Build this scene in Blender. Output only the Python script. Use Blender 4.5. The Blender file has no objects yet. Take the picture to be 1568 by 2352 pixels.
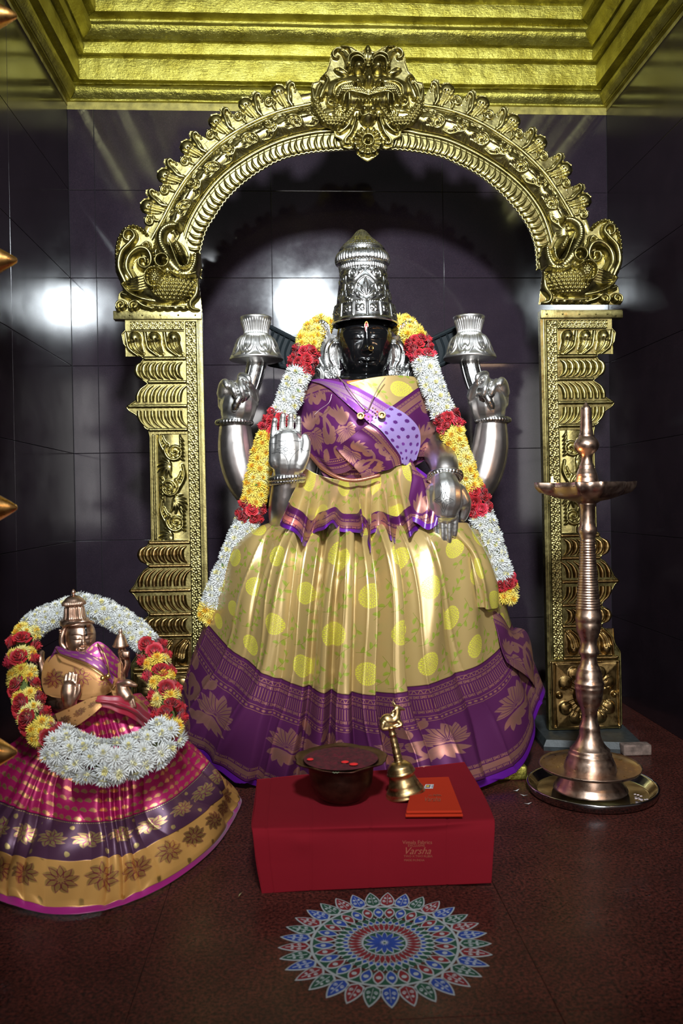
import bpy, bmesh, math, random
import numpy as np
from mathutils import Vector, Matrix

random.seed(7); rng = np.random.default_rng(7)
PI = math.pi; S = bpy.context.scene; COL = S.collection

# ------------------------------------------------------------------ camera
CH, CD, CYAW, CPITCH, CROLL, CF = .7257, 2.9267, .0551, -.013, -.0152, 1893.7
_cy, _sy = math.cos(CYAW), math.sin(CYAW)
FWD = np.array([_sy*math.cos(CPITCH), _cy*math.cos(CPITCH), math.sin(CPITCH)])
_right = np.array([_cy, -_sy, 0.]); _up = np.cross(_right, FWD)
R2 = math.cos(CROLL)*_right + math.sin(CROLL)*_up
U2 = -math.sin(CROLL)*_right + math.cos(CROLL)*_up
CAM = np.array([0, -CD, CH])
cd = bpy.data.cameras.new('camera'); cam = bpy.data.objects.new('camera', cd); COL.objects.link(cam)
cd.sensor_fit = 'VERTICAL'; cd.sensor_height = 36; cd.lens = CF*36/2352; cd.clip_start = .05
cam.matrix_world = Matrix(((R2[0], U2[0], -FWD[0], CAM[0]), (R2[1], U2[1], -FWD[1], CAM[1]), (R2[2], U2[2], -FWD[2], CAM[2]), (0, 0, 0, 1)))
cd.dof.use_dof = True; cd.dof.focus_distance = 2.2; cd.dof.aperture_fstop = 5.0
S.camera = cam

# ------------------------------------------------------------------ light
S.view_settings.view_transform = 'Standard'; S.view_settings.look = 'None'
S.view_settings.gamma = 1; S.view_settings.use_curve_mapping = False; S.view_settings.exposure = 0
try:
    S.cycles.use_denoising = True
    S.cycles.max_bounces = 6; S.cycles.glossy_bounces = 4; S.cycles.diffuse_bounces = 2
    S.cycles.sample_clamp_indirect = 6; S.cycles.caustics_reflective = False; S.cycles.caustics_refractive = False
except Exception: pass
W = bpy.data.worlds.new('world'); S.world = W; W.use_nodes = True
W.node_tree.nodes['Background'].inputs[0].default_value = (1, .95, .92, 1)
W.node_tree.nodes['Background'].inputs[1].default_value = .10

def area(name, loc, target, size, power, color, spread=180, sy=None):
    l = bpy.data.lights.new(name, 'AREA'); l.energy = power; l.color = color
    l.shape = 'RECTANGLE' if sy else 'SQUARE'; l.size = size
    if sy: l.size_y = sy
    l.spread = math.radians(spread)
    o = bpy.data.objects.new(name, l); COL.objects.link(o); o.location = loc
    o.rotation_euler = (Vector(target)-Vector(loc)).to_track_quat('-Z', 'Y').to_euler()
    return o
area('hall_panel_light', (.10, -3.25, 2.19), (.23, -.55, 1.30), .23, 36, (.86, .95, 1.0), 80)
area('added_strip_light', (-.9, -3.6, 2.6), (.2, -.4, 1.3), .9, 4, (.9, .95, 1), 120, .06)  # added unseen strip, gives the metals something to reflect
area('added_warm_light', (1.5, -3.4, 1.9), (.5, -.6, .7), .25, 2, (1, .62, .35), 120)  # added unseen warm panel, a dim extra reflection for the metals

area('added_front_fill', (.1, -5.6, 1.25), (.2, -.5, 1.0), 1.3, 22, (1, .97, .95), 100, 1.5)  # added broad fill behind the camera, brightens the silver and the foreground

# ------------------------------------------------------------------ maths
def ray(px, py): return FWD + R2*((px-784)/CF) + U2*((1176-py)/CF)
def P(px, py, Y):                      # the world point seen at (px,py) on the upright plane y = Y
    d = ray(px, py); return CAM + d*((Y+CD)/d[1])
def G(px, py, z=0.):                   # the world point seen at (px,py) on the level plane at height z
    d = ray(px, py); return CAM + d*((z-CH)/d[2])
def sc(Y): return (Y+CD)/CF            # metres per pixel at depth y = Y
def PA(px, py, Y):
    px = np.asarray(px, float); py = np.asarray(py, float); Y = np.asarray(Y, float)
    px, py, Y = np.broadcast_arrays(px, py, Y)
    d = FWD + ((px-784)/CF)[..., None]*R2 + ((1176-py)/CF)[..., None]*U2
    return CAM + d*((Y+CD)/d[..., 1])[..., None]
def cat(pts, n=8, closed=False):       # Catmull-Rom through the points
    p = np.array(pts, float); m = len(p)
    if closed: q = np.vstack([p[-1], p, p[0], p[1]]); segs = m
    else: q = np.vstack([2*p[0]-p[1], p, 2*p[-1]-p[-2]]); segs = m-1
    out = []
    t = np.linspace(0, 1, n, endpoint=False)[:, None]
    for i in range(segs):
        a, b, c, d = q[i], q[i+1], q[i+2], q[i+3]
        out.append(.5*((2*b)+(-a+c)*t+(2*a-5*b+4*c-d)*t*t+(-a+3*b-3*c+d)*t**3))
    if not closed: out.append(p[-1:])
    return np.vstack(out)
def resample(p, n):
    p = np.array(p, float); s = np.r_[0, np.cumsum(np.linalg.norm(np.diff(p, axis=0), axis=1))]
    t = np.linspace(0, s[-1], n)
    return np.stack([np.interp(t, s, p[:, k]) for k in range(p.shape[1])], 1)
def sm(x, a, b):
    t = np.clip((x-a)/(b-a), 0, 1); return t*t*(3-2*t)
def crgrid(C, nu, nv):                 # smooth surface through a control grid C[rows, cols, 3]
    C = np.array(C, float)
    def up(A, n):
        m = A.shape[0]; t = np.linspace(0, m-1, n); i = np.clip(t.astype(int), 0, m-2); f = (t-i).reshape((-1,)+(1,)*(A.ndim-1))
        Q = np.concatenate([2*A[:1]-A[1:2], A, 2*A[-1:]-A[-2:-1]])
        a, b, c, d = Q[i], Q[i+1], Q[i+2], Q[i+3]
        return .5*((2*b)+(-a+c)*f+(2*a-5*b+4*c-d)*f*f+(-a+3*b-3*c+d)*f**3)
    A = up(C, nv); return np.swapaxes(up(np.swapaxes(A, 0, 1), nu), 0, 1)
def normals(V, cu=False):
    du = np.gradient(V, axis=1); dv = np.gradient(V, axis=0)
    n = np.cross(du, dv); return n/np.maximum(np.linalg.norm(n, axis=2, keepdims=True), 1e-9)
def vnoise(x, y, s=0):                 # cheap smooth noise
    return (np.sin(x*1.7+s)+np.sin(y*2.3+1.3*s)+np.sin((x+y)*1.1+2*s)+np.sin((x-y)*2.9+s*.7))/4

# ------------------------------------------------------------------ objects
def tag(o, label=None, cat_=None, group=None, kind=None):
    if label: o['label'] = label
    if cat_: o['category'] = cat_
    if group: o['group'] = group
    if kind: o['kind'] = kind
    return o
def thing(name, loc, label, cat_, group=None):
    o = bpy.data.objects.new(name, None); COL.objects.link(o); o.location = Vector(loc); o.empty_display_size = .05
    return tag(o, label, cat_, group)
def adopt(o, parent):
    if parent is not None:
        L = Vector(parent.location)
        o.parent = parent
        if parent.type == 'EMPTY': o.matrix_parent_inverse = Matrix.Translation(-L)
        else: o.matrix_parent_inverse = WM[parent.name].inverted()
    return o
WM = {}
def link(name, me, parent=None, M=None, mats=None):
    o = bpy.data.objects.new(name, me); COL.objects.link(o)
    M = M or Matrix.Identity(4)
    WM[o.name] = M.copy()
    adopt(o, parent); o.matrix_basis = M
    return o
def mesh(V, F, mats=None, smooth=True, uv=None, mi=None, name='mesh', attr=None):
    V = np.asarray(V, np.float64).reshape(-1, 3); me = bpy.data.meshes.new(name)
    if isinstance(F, np.ndarray):
        F = F.reshape(-1, F.shape[-1]); k = F.shape[1]; n = len(F)
        me.vertices.add(len(V)); me.vertices.foreach_set('co', V.ravel())
        me.loops.add(n*k); me.loops.foreach_set('vertex_index', F.ravel().astype(np.int32))
        me.polygons.add(n); me.polygons.foreach_set('loop_start', (np.arange(n)*k).astype(np.int32))
        try: me.polygons.foreach_set('loop_total', np.full(n, k, np.int32))
        except Exception: pass
        me.update(calc_edges=True)
    else:
        me.from_pydata([tuple(v) for v in V], [], [tuple(f) for f in F])
    n = len(me.polygons)
    me.polygons.foreach_set('use_smooth', np.full(n, bool(smooth)))
    if mats:
        for m in (mats if isinstance(mats, (list, tuple)) else [mats]): me.materials.append(m)
    if mi is not None: me.polygons.foreach_set('material_index', np.asarray(mi, np.int32))
    if uv is not None:
        ul = me.uv_layers.new(name='UVMap'); li = np.empty(len(me.loops), np.int32); me.loops.foreach_get('vertex_index', li)
        ul.data.foreach_set('uv', np.asarray(uv, np.float32).reshape(-1, 2)[li].ravel())
    me.update()
    return me
def gridF(nv, nu, cu=False, cv=False, off=0):
    i = np.arange(nv if cv else nv-1); j = np.arange(nu if cu else nu-1)
    I, J = np.meshgrid(i, j, indexing='ij'); I2 = (I+1) % nv; J2 = (J+1) % nu
    return (np.stack([I*nu+J, I*nu+J2, I2*nu+J2, I2*nu+J], -1).reshape(-1, 4))+off
def obj(name, V, F, mat, parent=None, smooth=True, uv=None, mi=None, M=None):
    return link(name, mesh(V, F, mat, smooth, uv, mi, name), parent, M)
class MB:                              # collects shapes into one mesh
    def __init__(s): s.V = []; s.F = []; s.n = 0; s.mi = []
    def add(s, V, F, m=0):
        V = np.asarray(V, float).reshape(-1, 3); s.V.append(V)
        for f in F: s.F.append([int(a)+s.n for a in f]); s.mi.append(m)
        s.n += len(V); return s
    def box(s, a, b, m=0, bev=0.):
        a = np.array(a, float); b = np.array(b, float); lo = np.minimum(a, b); hi = np.maximum(a, b)
        if bev <= 0:
            V = [(x, y, z) for z in (lo[2], hi[2]) for y in (lo[1], hi[1]) for x in (lo[0], hi[0])]
            return s.add(V, [(0, 2, 3, 1), (4, 5, 7, 6), (0, 1, 5, 4), (1, 3, 7, 5), (3, 2, 6, 7), (2, 0, 4, 6)], m)
        bm = bmesh.new(); bmesh.ops.create_cube(bm, size=1)
        for v in bm.verts: v.co = Vector([lo[k]+(v.co[k]+.5)*(hi[k]-lo[k]) for k in range(3)])
        bmesh.ops.bevel(bm, geom=bm.edges[:]+bm.verts[:], offset=bev, segments=2, affect='EDGES', profile=.6)
        bm.verts.index_update(); s.add([v.co[:] for v in bm.verts], [[v.index for v in f.verts] for f in bm.faces], m); bm.free(); return s
    def tube(s, path, r, seg=10, cap=True, m=0, closed=False, flat=1.):
        V, F = tubeVF(path, r, seg, cap, closed, flat); return s.add(V, F, m)
    def lathe(s, prof, c, seg=32, m=0, axis=None):
        V, F = latheVF(prof, c, seg, axis); return s.add(V, F, m)
    def ball(s, c, r, m=0, seg=12, rings=8):
        r = np.array(r if np.ndim(r) else (r, r, r), float); th = np.linspace(0, PI, rings+1)
        V = [[c[0], c[1], c[2]+r[2]]]
        for t in th[1:-1]:
            for a in range(seg): V.append([c[0]+r[0]*math.sin(t)*math.cos(2*PI*a/seg), c[1]+r[1]*math.sin(t)*math.sin(2*PI*a/seg), c[2]+r[2]*math.cos(t)])
        V.append([c[0], c[1], c[2]-r[2]]); F = []
        for a in range(seg):
            b = (a+1) % seg; F.append([0, 1+a, 1+b])
            for k in range(rings-2): o = 1+k*seg; F.append([o+a, o+seg+a, o+seg+b, o+b])
            o = 1+(rings-2)*seg; F.append([o+a, len(V)-1, o+b])
        return s.add(V, F, m)
    def prism(s, pts, d, m=0):          # closed 3-D outline pushed by the vector d
        A = np.array(pts, float); n = len(A); V = np.vstack([A, A+np.array(d, float)])
        return s.add(V, [list(range(n))[::-1], list(range(n, 2*n))]+[[i, (i+1) % n, n+(i+1) % n, n+i] for i in range(n)], m)
    def build(s, name, mat, parent=None, smooth=True, M=None):
        return link(name, s.me(mat, smooth, name), parent, M)
    def me(s, mat, smooth=True, name='mesh'):
        me = mesh(np.vstack(s.V), s.F, mat, smooth, None, s.mi, name)
        if smooth == 'auto' : autosmooth(me)
        return me
def autosmooth(me, ang=.6):
    bm = bmesh.new(); bm.from_mesh(me)
    for e in bm.edges:
        e.smooth = not (len(e.link_faces) == 2 and e.calc_face_angle(0) > ang)
    bm.to_mesh(me); bm.free()
def frames(p):
    t = np.gradient(p, axis=0); t /= np.maximum(np.linalg.norm(t, axis=1, keepdims=True), 1e-9)
    ref = np.array([0, 1., 0]) if abs(t[0][1]) < .9 else np.array([0, 0, 1.]); N = []
    n = ref-t[0]*(ref@t[0]); n /= np.linalg.norm(n)
    for k in range(len(p)):
        n = n-t[k]*(n@t[k]); n /= max(np.linalg.norm(n), 1e-9); N.append(n)
    N = np.array(N); return t, N, np.cross(t, N)
def tubeVF(path, r, seg=10, cap=True, closed=False, flat=1.):
    p = np.array(path, float); n = len(p); r = np.broadcast_to(np.array(r, float), (n,)) if np.ndim(r) < 1 or len(np.atleast_1d(r)) != n else np.array(r, float)
    t, N, B = frames(p); a = np.linspace(0, 2*PI, seg, endpoint=False)
    V = p[:, None]+r[:, None, None]*(np.cos(a)[None, :, None]*N[:, None]*flat+np.sin(a)[None, :, None]*B[:, None])
    F = gridF(n, seg, cu=True, cv=closed).tolist(); V = V.reshape(-1, 3)
    if cap and not closed:
        m = 3; VV = [V]; base = len(V)
        for end, sgn in ((0, -1), (n-1, 1)):
            prev = list(range(end*seg, end*seg+seg))
            for k in range(1, m):
                q = math.pi/2*k/m; ring = p[end]+r[end]*math.cos(q)*(np.cos(a)[:, None]*N[end]*flat+np.sin(a)[:, None]*B[end])+sgn*t[end]*r[end]*math.sin(q)*.9
                VV.append(ring); cur = list(range(base, base+seg)); base += seg
                for j in range(seg): F.append([prev[j], prev[(j+1) % seg], cur[(j+1) % seg], cur[j]][::sgn])
                prev = cur
            VV.append((p[end]+sgn*t[end]*r[end]*.9)[None]); 
            for j in range(seg): F.append([prev[j], prev[(j+1) % seg], base][::sgn])
            base += 1
        V = np.vstack(VV)
    return V, F
def latheVF(prof, c, seg=32, axis=None):
    prof = np.array(prof, float); a = np.linspace(0, 2*PI, seg, endpoint=False); c = np.array(c, float)
    ax = np.array(axis if axis is not None else (0, 0, 1), float); ax /= np.linalg.norm(ax)
    e1 = np.cross([0, 1, 0], ax); e1 /= np.linalg.norm(e1); e2 = np.cross(ax, e1)
    V = c+prof[:, 1][:, None, None]*ax+prof[:, 0][:, None, None]*(np.cos(a)[None, :, None]*e1+np.sin(a)[None, :, None]*e2)
    F = gridF(len(prof), seg, cu=True).tolist()
    return V.reshape(-1, 3), F
def patch(name, C, nu, nv, mat, parent, uvs=(1, 1), disp=None, thick=.0015, mi=None, uvf=None):
    """cloth surface through control points (px, py, Y); disp(u, v) pushes it along its normal"""
    C = np.array(C, float); V = crgrid(C, nu, nv); V = PA(V[..., 0], V[..., 1], V[..., 2])
    u, v = np.meshgrid(np.linspace(0, 1, nu), np.linspace(0, 1, nv))
    if disp is not None:
        N = normals(V)
        if N[nv//2, nu//2, 1] > 0: N = -N
        d = disp(u, v); V = V+(N*d[..., None] if d.ndim == 2 else d)
    N = normals(V)
    if N[nv//2, nu//2, 1] > 0: N = -N
    B = V-N*thick; VV = np.concatenate([V.reshape(-1, 3), B.reshape(-1, 3)]); F = gridF(nv, nu); n = nu*nv
    a = np.arange(nu); e = []
    for line in (a, a+(nv-1)*nu, np.arange(nv)*nu, np.arange(nv)*nu+nu-1):
        e.append(np.stack([line[:-1], line[1:], line[1:]+n, line[:-1]+n], 1))
    FF = np.concatenate([F, F[:, ::-1]+n]+e)
    uv = np.stack([u*uvs[0], v*uvs[1]], -1) if uvf is None else uvf(u, v, V)
    uv = np.concatenate([uv.reshape(-1, 2)]*2)
    m = None
    if mi is not None:
        q = mi((u[:-1, :-1]+u[1:, 1:])/2, (v[:-1, :-1]+v[1:, 1:])/2).ravel(); m = np.concatenate([q, q, np.repeat(q[:1], sum(len(x) for x in e))])
    return obj(name, VV, FF, mat, parent, True, uv, m)

def remeshed(chains, voxel, mat, name, parent=None, smooth=4, M=None, extra=None, keep=False):
    """one continuous surface grown over limbs given as (points, radii) chains in world metres"""
    mb = MB()
    for pts, rad in chains:
        n = len(pts); k = np.linspace(0, n-1, max(2, (n-1)*6+1)); 
        p = cat(pts, 6) if n > 1 else np.array(pts)
        r = cat(np.array(rad, float)[:, None], 6)[:, 0]
        mb.tube(p, np.maximum(r, 1e-4), 14)
    if extra: extra(mb)
    me = mb.me(None); o = bpy.data.objects.new('tmp', me); COL.objects.link(o)
    m = o.modifiers.new('r', 'REMESH'); m.mode = 'VOXEL'; m.voxel_size = voxel
    if smooth: s = o.modifiers.new('s', 'SMOOTH'); s.iterations = smooth; s.factor = .5
    dg = bpy.context.evaluated_depsgraph_get(); me2 = bpy.data.meshes.new_from_object(o.evaluated_get(dg))
    bpy.data.objects.remove(o); bpy.data.meshes.remove(me)
    me2.name = name; me2.materials.clear(); me2.materials.append(mat)
    me2.polygons.foreach_set('use_smooth', np.ones(len(me2.polygons), bool)); me2.update()
    if keep: return me2
    return link(name, me2, parent, M)

# ------------------------------------------------------------------ relief canvas (repousse work, brocade masks)
class Relief:
    def __init__(s, x0, y0, x1, y1, st=1.):
        s.x0, s.y0, s.st = x0, y0, st
        s.nx = int(round((x1-x0)/st))+1; s.ny = int(round((y1-y0)/st))+1
        s.H = np.zeros((s.ny, s.nx)); s.M = np.zeros((s.ny, s.nx), bool); s.base = 0.
        s.X, s.Y = np.meshgrid(x0+np.arange(s.nx)*st, y0+np.arange(s.ny)*st)
    def _win(s, x, y, r):
        i0 = max(0, int((x-r-s.x0)/s.st)); i1 = min(s.nx, int((x+r-s.x0)/s.st)+2)
        j0 = max(0, int((y-r-s.y0)/s.st)); j1 = min(s.ny, int((y+r-s.y0)/s.st)+2)
        return slice(j0, j1), slice(i0, i1)
    def _stamps(s, pts, r, smooth=True):
        p = cat(pts, 10) if smooth and len(pts) > 2 else resample(pts, 12) if len(pts) == 2 else np.array(pts, float)
        L = np.linalg.norm(np.diff(p, axis=0), axis=1).sum(); n = max(3, int(L/(max(.35*np.mean(np.atleast_1d(r)), s.st*.7))))
        p = resample(p, n); rr = np.interp(np.linspace(0, 1, n), np.linspace(0, 1, len(np.atleast_1d(r))), np.atleast_1d(r))
        return p, rr
    def stroke(s, pts, r, h, base=None, T=None, sm_=True, sharp=.5):
        T = s.H if T is None else T; p, rr = s._stamps(pts, r, sm_); rm = float(np.max(rr))
        hh = np.interp(np.linspace(0, 1, len(p)), np.linspace(0, 1, len(np.atleast_1d(h))), np.atleast_1d(h))*(rr/rm)**.5
        for (x, y), q, hv in zip(p, rr, hh):
            w = s._win(x, y, q)
            if w[0].stop <= w[0].start or w[1].stop <= w[1].start: continue
            d2 = ((s.X[w]-x)**2+(s.Y[w]-y)**2)/(q*q); v = np.maximum(1-d2, 0)**sharp*hv
            b = 0. if base is None else base
            T[w] = np.where(d2 < 1, np.maximum(T[w], b+v), T[w])
        return s
    def blob(s, x, y, rx, ry, h, rot=0, base=0., add=False, p=.5):
        r = max(rx, ry); w = s._win(x, y, r); c, q = math.cos(rot), math.sin(rot)
        dx, dy = s.X[w]-x, s.Y[w]-y; d2 = ((dx*c+dy*q)/rx)**2+((-dx*q+dy*c)/ry)**2; v = np.maximum(1-d2, 0)**p*h
        if add: s.H[w] += v
        else: s.H[w] = np.where(d2 < 1, np.maximum(s.H[w], base+v), s.H[w])
        return s
    def carve(s, lines, r, d, sharp=1.):
        T = np.zeros_like(s.H)
        for l in lines: s.stroke(l, r, d, T=T, sharp=sharp)
        s.H -= T; return s
    def inside(s, poly, smooth=False):
        p = cat(poly, 6, True) if smooth else np.array(poly, float); n = len(p); r = np.zeros(s.H.shape, bool); j = n-1
        for i in range(n):
            xi, yi, xj, yj = p[i][0], p[i][1], p[j][0], p[j][1]
            if yi != yj:
                r ^= ((yi > s.Y) != (yj > s.Y)) & (s.X < (xj-xi)*(s.Y-yi)/(yj-yi)+xi)
            j = i
        return r
    def plate(s, poly, h=0., smooth=False):
        m = s.inside(poly, smooth); s.M |= m; s.H = np.where(m, np.maximum(s.H, h), s.H); return s
    def scales(s, m, cell, h, kind=0):
        jy = np.floor(s.Y/(cell*.8)); xx = (s.X/cell+.5*(jy % 2)) % 1-.5; yy = (s.Y/(cell*.8)) % 1-.5
        s.H = s.H+m*np.maximum(0, 1-(xx*xx+yy*yy)*4)**.7*h; return s
    def mirror(s): s.H = np.maximum(s.H, s.H[:, ::-1]); s.M |= s.M[:, ::-1]; return s
    def blur(s, n=1):
        for _ in range(n):
            H = s.H.copy(); H[1:-1, 1:-1] = (s.H[1:-1, 1:-1]*4+s.H[:-2, 1:-1]+s.H[2:, 1:-1]+s.H[1:-1, :-2]+s.H[1:-1, 2:])/8; s.H = H
        return s
    def VF(s, f, back=.006):           # f(X, Y, H) -> world; walls down to -back
        M = s.M; C = M[:-1, :-1] & M[1:, :-1] & M[:-1, 1:] & M[1:, 1:]
        idx = np.arange(s.nx*s.ny).reshape(s.ny, s.nx)
        j, i = np.nonzero(C); F = np.stack([idx[j, i], idx[j, i+1], idx[j+1, i+1], idx[j+1, i]], 1); n = s.nx*s.ny
        Cp = np.pad(C, 1); w = []
        for dj, di, a, b in ((-1, 0, (0, 0), (0, 1)), (1, 0, (1, 1), (1, 0)), (0, -1, (1, 0), (0, 0)), (0, 1, (0, 1), (1, 1))):
            e = C & ~Cp[1+dj:1+dj+C.shape[0], 1+di:1+di+C.shape[1]]; jj, ii = np.nonzero(e)
            A, B = idx[jj+a[0], ii+a[1]], idx[jj+b[0], ii+b[1]]; w.append(np.stack([B, A, A+n, B+n], 1))
        F = np.concatenate([F]+w); V = np.concatenate([f(s.X, s.Y, s.H).reshape(-1, 3), f(s.X, s.Y, np.full_like(s.H, -back)).reshape(-1, 3)])
        u, inv = np.unique(F, return_inverse=True); return V[u], inv.reshape(F.shape)
    def build(s, name, f, mat, parent=None, back=.006):
        V, F = s.VF(f, back); return obj(name, V, F, mat, parent)
def spiral(cx, cy, r, a0, turns=1.5, d=1, rin=.15, n=26):
    t = np.linspace(0, 1, n); a = a0+d*t*turns*2*PI; q = r*(1-t*(1-rin))
    return np.stack([cx+q*np.cos(a), cy+q*np.sin(a)], 1)
# ------------------------------------------------------------------ materials
class NT:
    def __init__(s, name):
        s.m = bpy.data.materials.new(name); s.m.use_nodes = True; s.t = s.m.node_tree; s.b = s.t.nodes['Principled BSDF']
    def n(s, kind, **kw):
        q = s.t.nodes.new('ShaderNode'+kind)
        for k, v in kw.items():
            if k in q.inputs.keys() if isinstance(k, str) else False: s.set(q, k, v)
            elif hasattr(q, k): setattr(q, k, v)
            else: s.set(q, k, v)
        return q
    def set(s, q, k, v):
        i = q.inputs[k if not (isinstance(k, str) and k.startswith('i') and k[1:].isdigit()) else int(k[1:])]
        if isinstance(v, bpy.types.NodeSocket): s.t.links.new(v, i)
        elif isinstance(v, bpy.types.Node): s.t.links.new(v.outputs[0], i)
        else:
            if hasattr(i.default_value, '__len__') and np.ndim(v) and len(v) == 3 and len(i.default_value) == 4: v = (*v, 1)
            i.default_value = v
    def P(s, **kw):
        for k, v in kw.items(): s.set(s.b, {'color': 'Base Color', 'rough': 'Roughness', 'metal': 'Metallic', 'coat': 'Coat Weight', 'coatr': 'Coat Roughness', 'spec': 'Specular IOR Level', 'sheen': 'Sheen Weight', 'normal': 'Normal', 'sss': 'Subsurface Weight', 'ior': 'IOR', 'emit': 'Emission Color', 'emits': 'Emission Strength', 'aniso': 'Anisotropic', 'tint': 'Specular Tint', 'trans': 'Transmission Weight'}[k], v)
        return s
    def noise(s, scale, detail=3, rough=.5, co=None, dist=0, out=0):
        q = s.n('TexNoise'); s.set(q, 'Scale', scale); s.set(q, 'Detail', detail); s.set(q, 'Roughness', rough); s.set(q, 'Distortion', dist)
        s.set(q, 'Vector', co if co is not None else s.obj()); return q.outputs[out]
    def obj(s):
        if not hasattr(s, '_o'): s._o = s.n('NewGeometry').outputs['Position']
        return s._o
    def uv(s): return s.n('TexCoord').outputs['UV']
    def ramp(s, f, stops):
        q = s.n('ValToRGB'); e = q.color_ramp.elements
        while len(e) < len(stops): e.new(.5)
        for k, (p, c) in enumerate(stops): e[k].position = p; e[k].color = (*c, 1) if np.ndim(c) else (c, c, c, 1)
        s.set(q, 0, f); return q.outputs[0]
    def mix(s, f, a, b):
        q = s.n('Mix', data_type='RGBA'); s.set(q, 0, f)
        for k, v in ((6, a), (7, b)): s.set(q, 'i%d' % k, v)
        return q.outputs[2]
    def mth(s, op, a, b=0.):
        q = s.n('Math', operation=op); s.set(q, 'i0', a); s.set(q, 'i1', b); return q.outputs[0]
    def bump(s, h, st=.3, d=.002, n=None):
        q = s.n('Bump'); s.set(q, 'Strength', st); s.set(q, 'Distance', d); s.set(q, 'Height', h)
        if n is not None: s.set(q, 'Normal', n)
        return q.outputs[0]
    def image(s, im, sx=1, sy=1, ext='REPEAT'):
        mp = s.n('Mapping'); s.set(mp, 'Vector', s.uv()); mp.inputs['Scale'].default_value = (sx, sy, 1)
        q = s.n('TexImage', image=im, extension=ext, interpolation='Linear'); s.set(q, 'Vector', mp); return q.outputs[0]
def simple(name, color, rough=.5, metal=0., nz=0., ns=60, bump=0., bs=200, **kw):
    t = NT(name); c = color
    if nz: n = t.noise(ns); c = t.mix(t.ramp(n, [(.3, 0.), (.7, 1.)]), tuple(x*(1-nz) for x in color), tuple(min(1, x*(1+nz)) for x in color))
    t.P(color=c, rough=rough, metal=metal, **kw)
    if bump: t.P(normal=t.bump(t.noise(bs, 4), bump, .001))
    return t.m
def granite(name, a, b, c, rough, gs=420, spec=.55):
    t = NT(name); f = t.noise(gs, 3, .7); g = t.noise(9, 4, .6); k = t.noise(1000, 1)
    col = t.mix(t.ramp(f, [(.38, 0.), (.66, 1.)]), a, b); col = t.mix(t.ramp(k, [(.68, 0.), (.74, 1.)]), col, c)
    col = t.mix(t.mth('MULTIPLY', t.ramp(g, [(.3, 0.), (.75, 1.)]), .5), col, tuple(x*.6 for x in a))
    r = t.ramp(t.noise(5, 5, .65), [(.3, rough*.75), (.75, rough*1.7)])
    t.P(color=col, rough=r, spec=spec, normal=t.bump(t.noise(3.5, 2), .08, .004)); return t.m
M_WALL = granite('wall_granite', (.019, .014, .021), (.035, .022, .031), (.11, .085, .105), .07)
M_SIDE = granite('side_wall_granite', (.014, .010, .013), (.026, .014, .018), (.08, .06, .07), .12, 420, .42)
M_FLOOR = granite('floor_granite', (.010, .006, .005), (.145, .033, .024), (.26, .18, .15), .28, 170, .12)
M_JOINT = simple('joint_filler', (.012, .012, .013), .9)
M_JOINTL = simple('pale_floor_joint', (.08, .07, .07), .8)
def goldpaint():
    t = NT('gold_paint'); c = t.mix(t.ramp(t.noise(14, 4), [(.35, 0.), (.7, 1.)]), (.35, .30, .045), (.55, .50, .115))
    b1 = t.bump(t.noise(26, 5, .65), .55, .012); s = t.n('Mapping'); t.set(s, 'Vector', t.obj()); s.inputs['Scale'].default_value = (6, 1, 60)
    b2 = t.bump(t.noise(6, 4, .6, s.outputs[0]), .35, .006, b1); b3 = t.bump(t.noise(240, 3), .3, .002, b2)
    t.P(color=c, metal=.88, rough=t.ramp(t.noise(40, 3), [(.3, .30), (.7, .48)]), normal=b3); return t.m
M_GOLDP = goldpaint()
def brass(name, col, col2, rough, ns=22, bump=.25, rv=.25):
    t = NT(name); c = t.mix(t.ramp(t.noise(ns, 4, .6), [(.35, 0.), (.68, 1.)]), col, col2)
    t.P(color=c, metal=1., rough=t.ramp(t.noise(70, 3), [(.3, rough*(1-rv)), (.7, rough*(1+rv))]), normal=t.bump(t.noise(160, 3), bump, .0012)); return t.m
M_BRASS = brass('embossed_brass', (.22, .185, .07), (.37, .32, .13), .33)
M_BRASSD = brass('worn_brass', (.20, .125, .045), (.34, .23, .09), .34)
M_SILVER = brass('silver_plate', (.80, .79, .77), (.88, .87, .85), .36, 10, .06, .1)
M_SILVERD = brass('oxidised_silver', (.44, .44, .43), (.66, .66, .65), .27, 30, .1)
M_ARM = brass('dull_silver_arm', (.52, .46, .44), (.62, .57, .54), .36, 9, .03, .05)
M_BRONZE = brass('bronze', (.52, .33, .24), (.62, .42, .31), .38, 18, .12)
M_LAMP = brass('lamp_brass', (.48, .33, .25), (.60, .44, .34), .33, 12, .05)
M_BELL = brass('bell_brass', (.50, .34, .15), (.64, .46, .22), .34, 25, .1)
M_STEEL = brass('steel_plate', (.34, .34, .35), (.44, .44, .45), .14, 12, .04)
M_BLACK = simple('black_stone', (.004, .004, .0045), .13, 0, spec=.6, coat=.3, coatr=.08)
M_STRIPE = simple('striped_black_stone', (.006, .009, .011), .6, spec=.15, bump=.2)
M_SLAB = simple('grey_stone_slab', (.03, .035, .036), .5, nz=.3, bump=.4)
M_COPPER = simple('dark_copper_bowl', (.055, .018, .011), .42, .8, nz=.5, ns=40, bump=.4, bs=90)
M_KUM = simple('vermilion_powder', (.060, .0015, .006), .95, nz=.5, ns=90, bump=1., bs=260)
M_KUM2 = simple('bright_vermilion_powder', (.55, .012, .012), .95, bump=1., bs=300)
M_REDCL = None
def cloth(name, col, weave=900, rough=.9, sheen=0., nz=.12):
    t = NT(name); n = t.noise(5, 3); c = t.mix(n, tuple(x*(1-nz) for x in col), tuple(x*(1+nz) for x in col))
    t.P(color=c, rough=rough, sheen=sheen, spec=.15, normal=t.bump(t.noise(weave, 1), .35, .0006, t.bump(t.noise(12, 3), .3, .004))); return t.m
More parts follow.
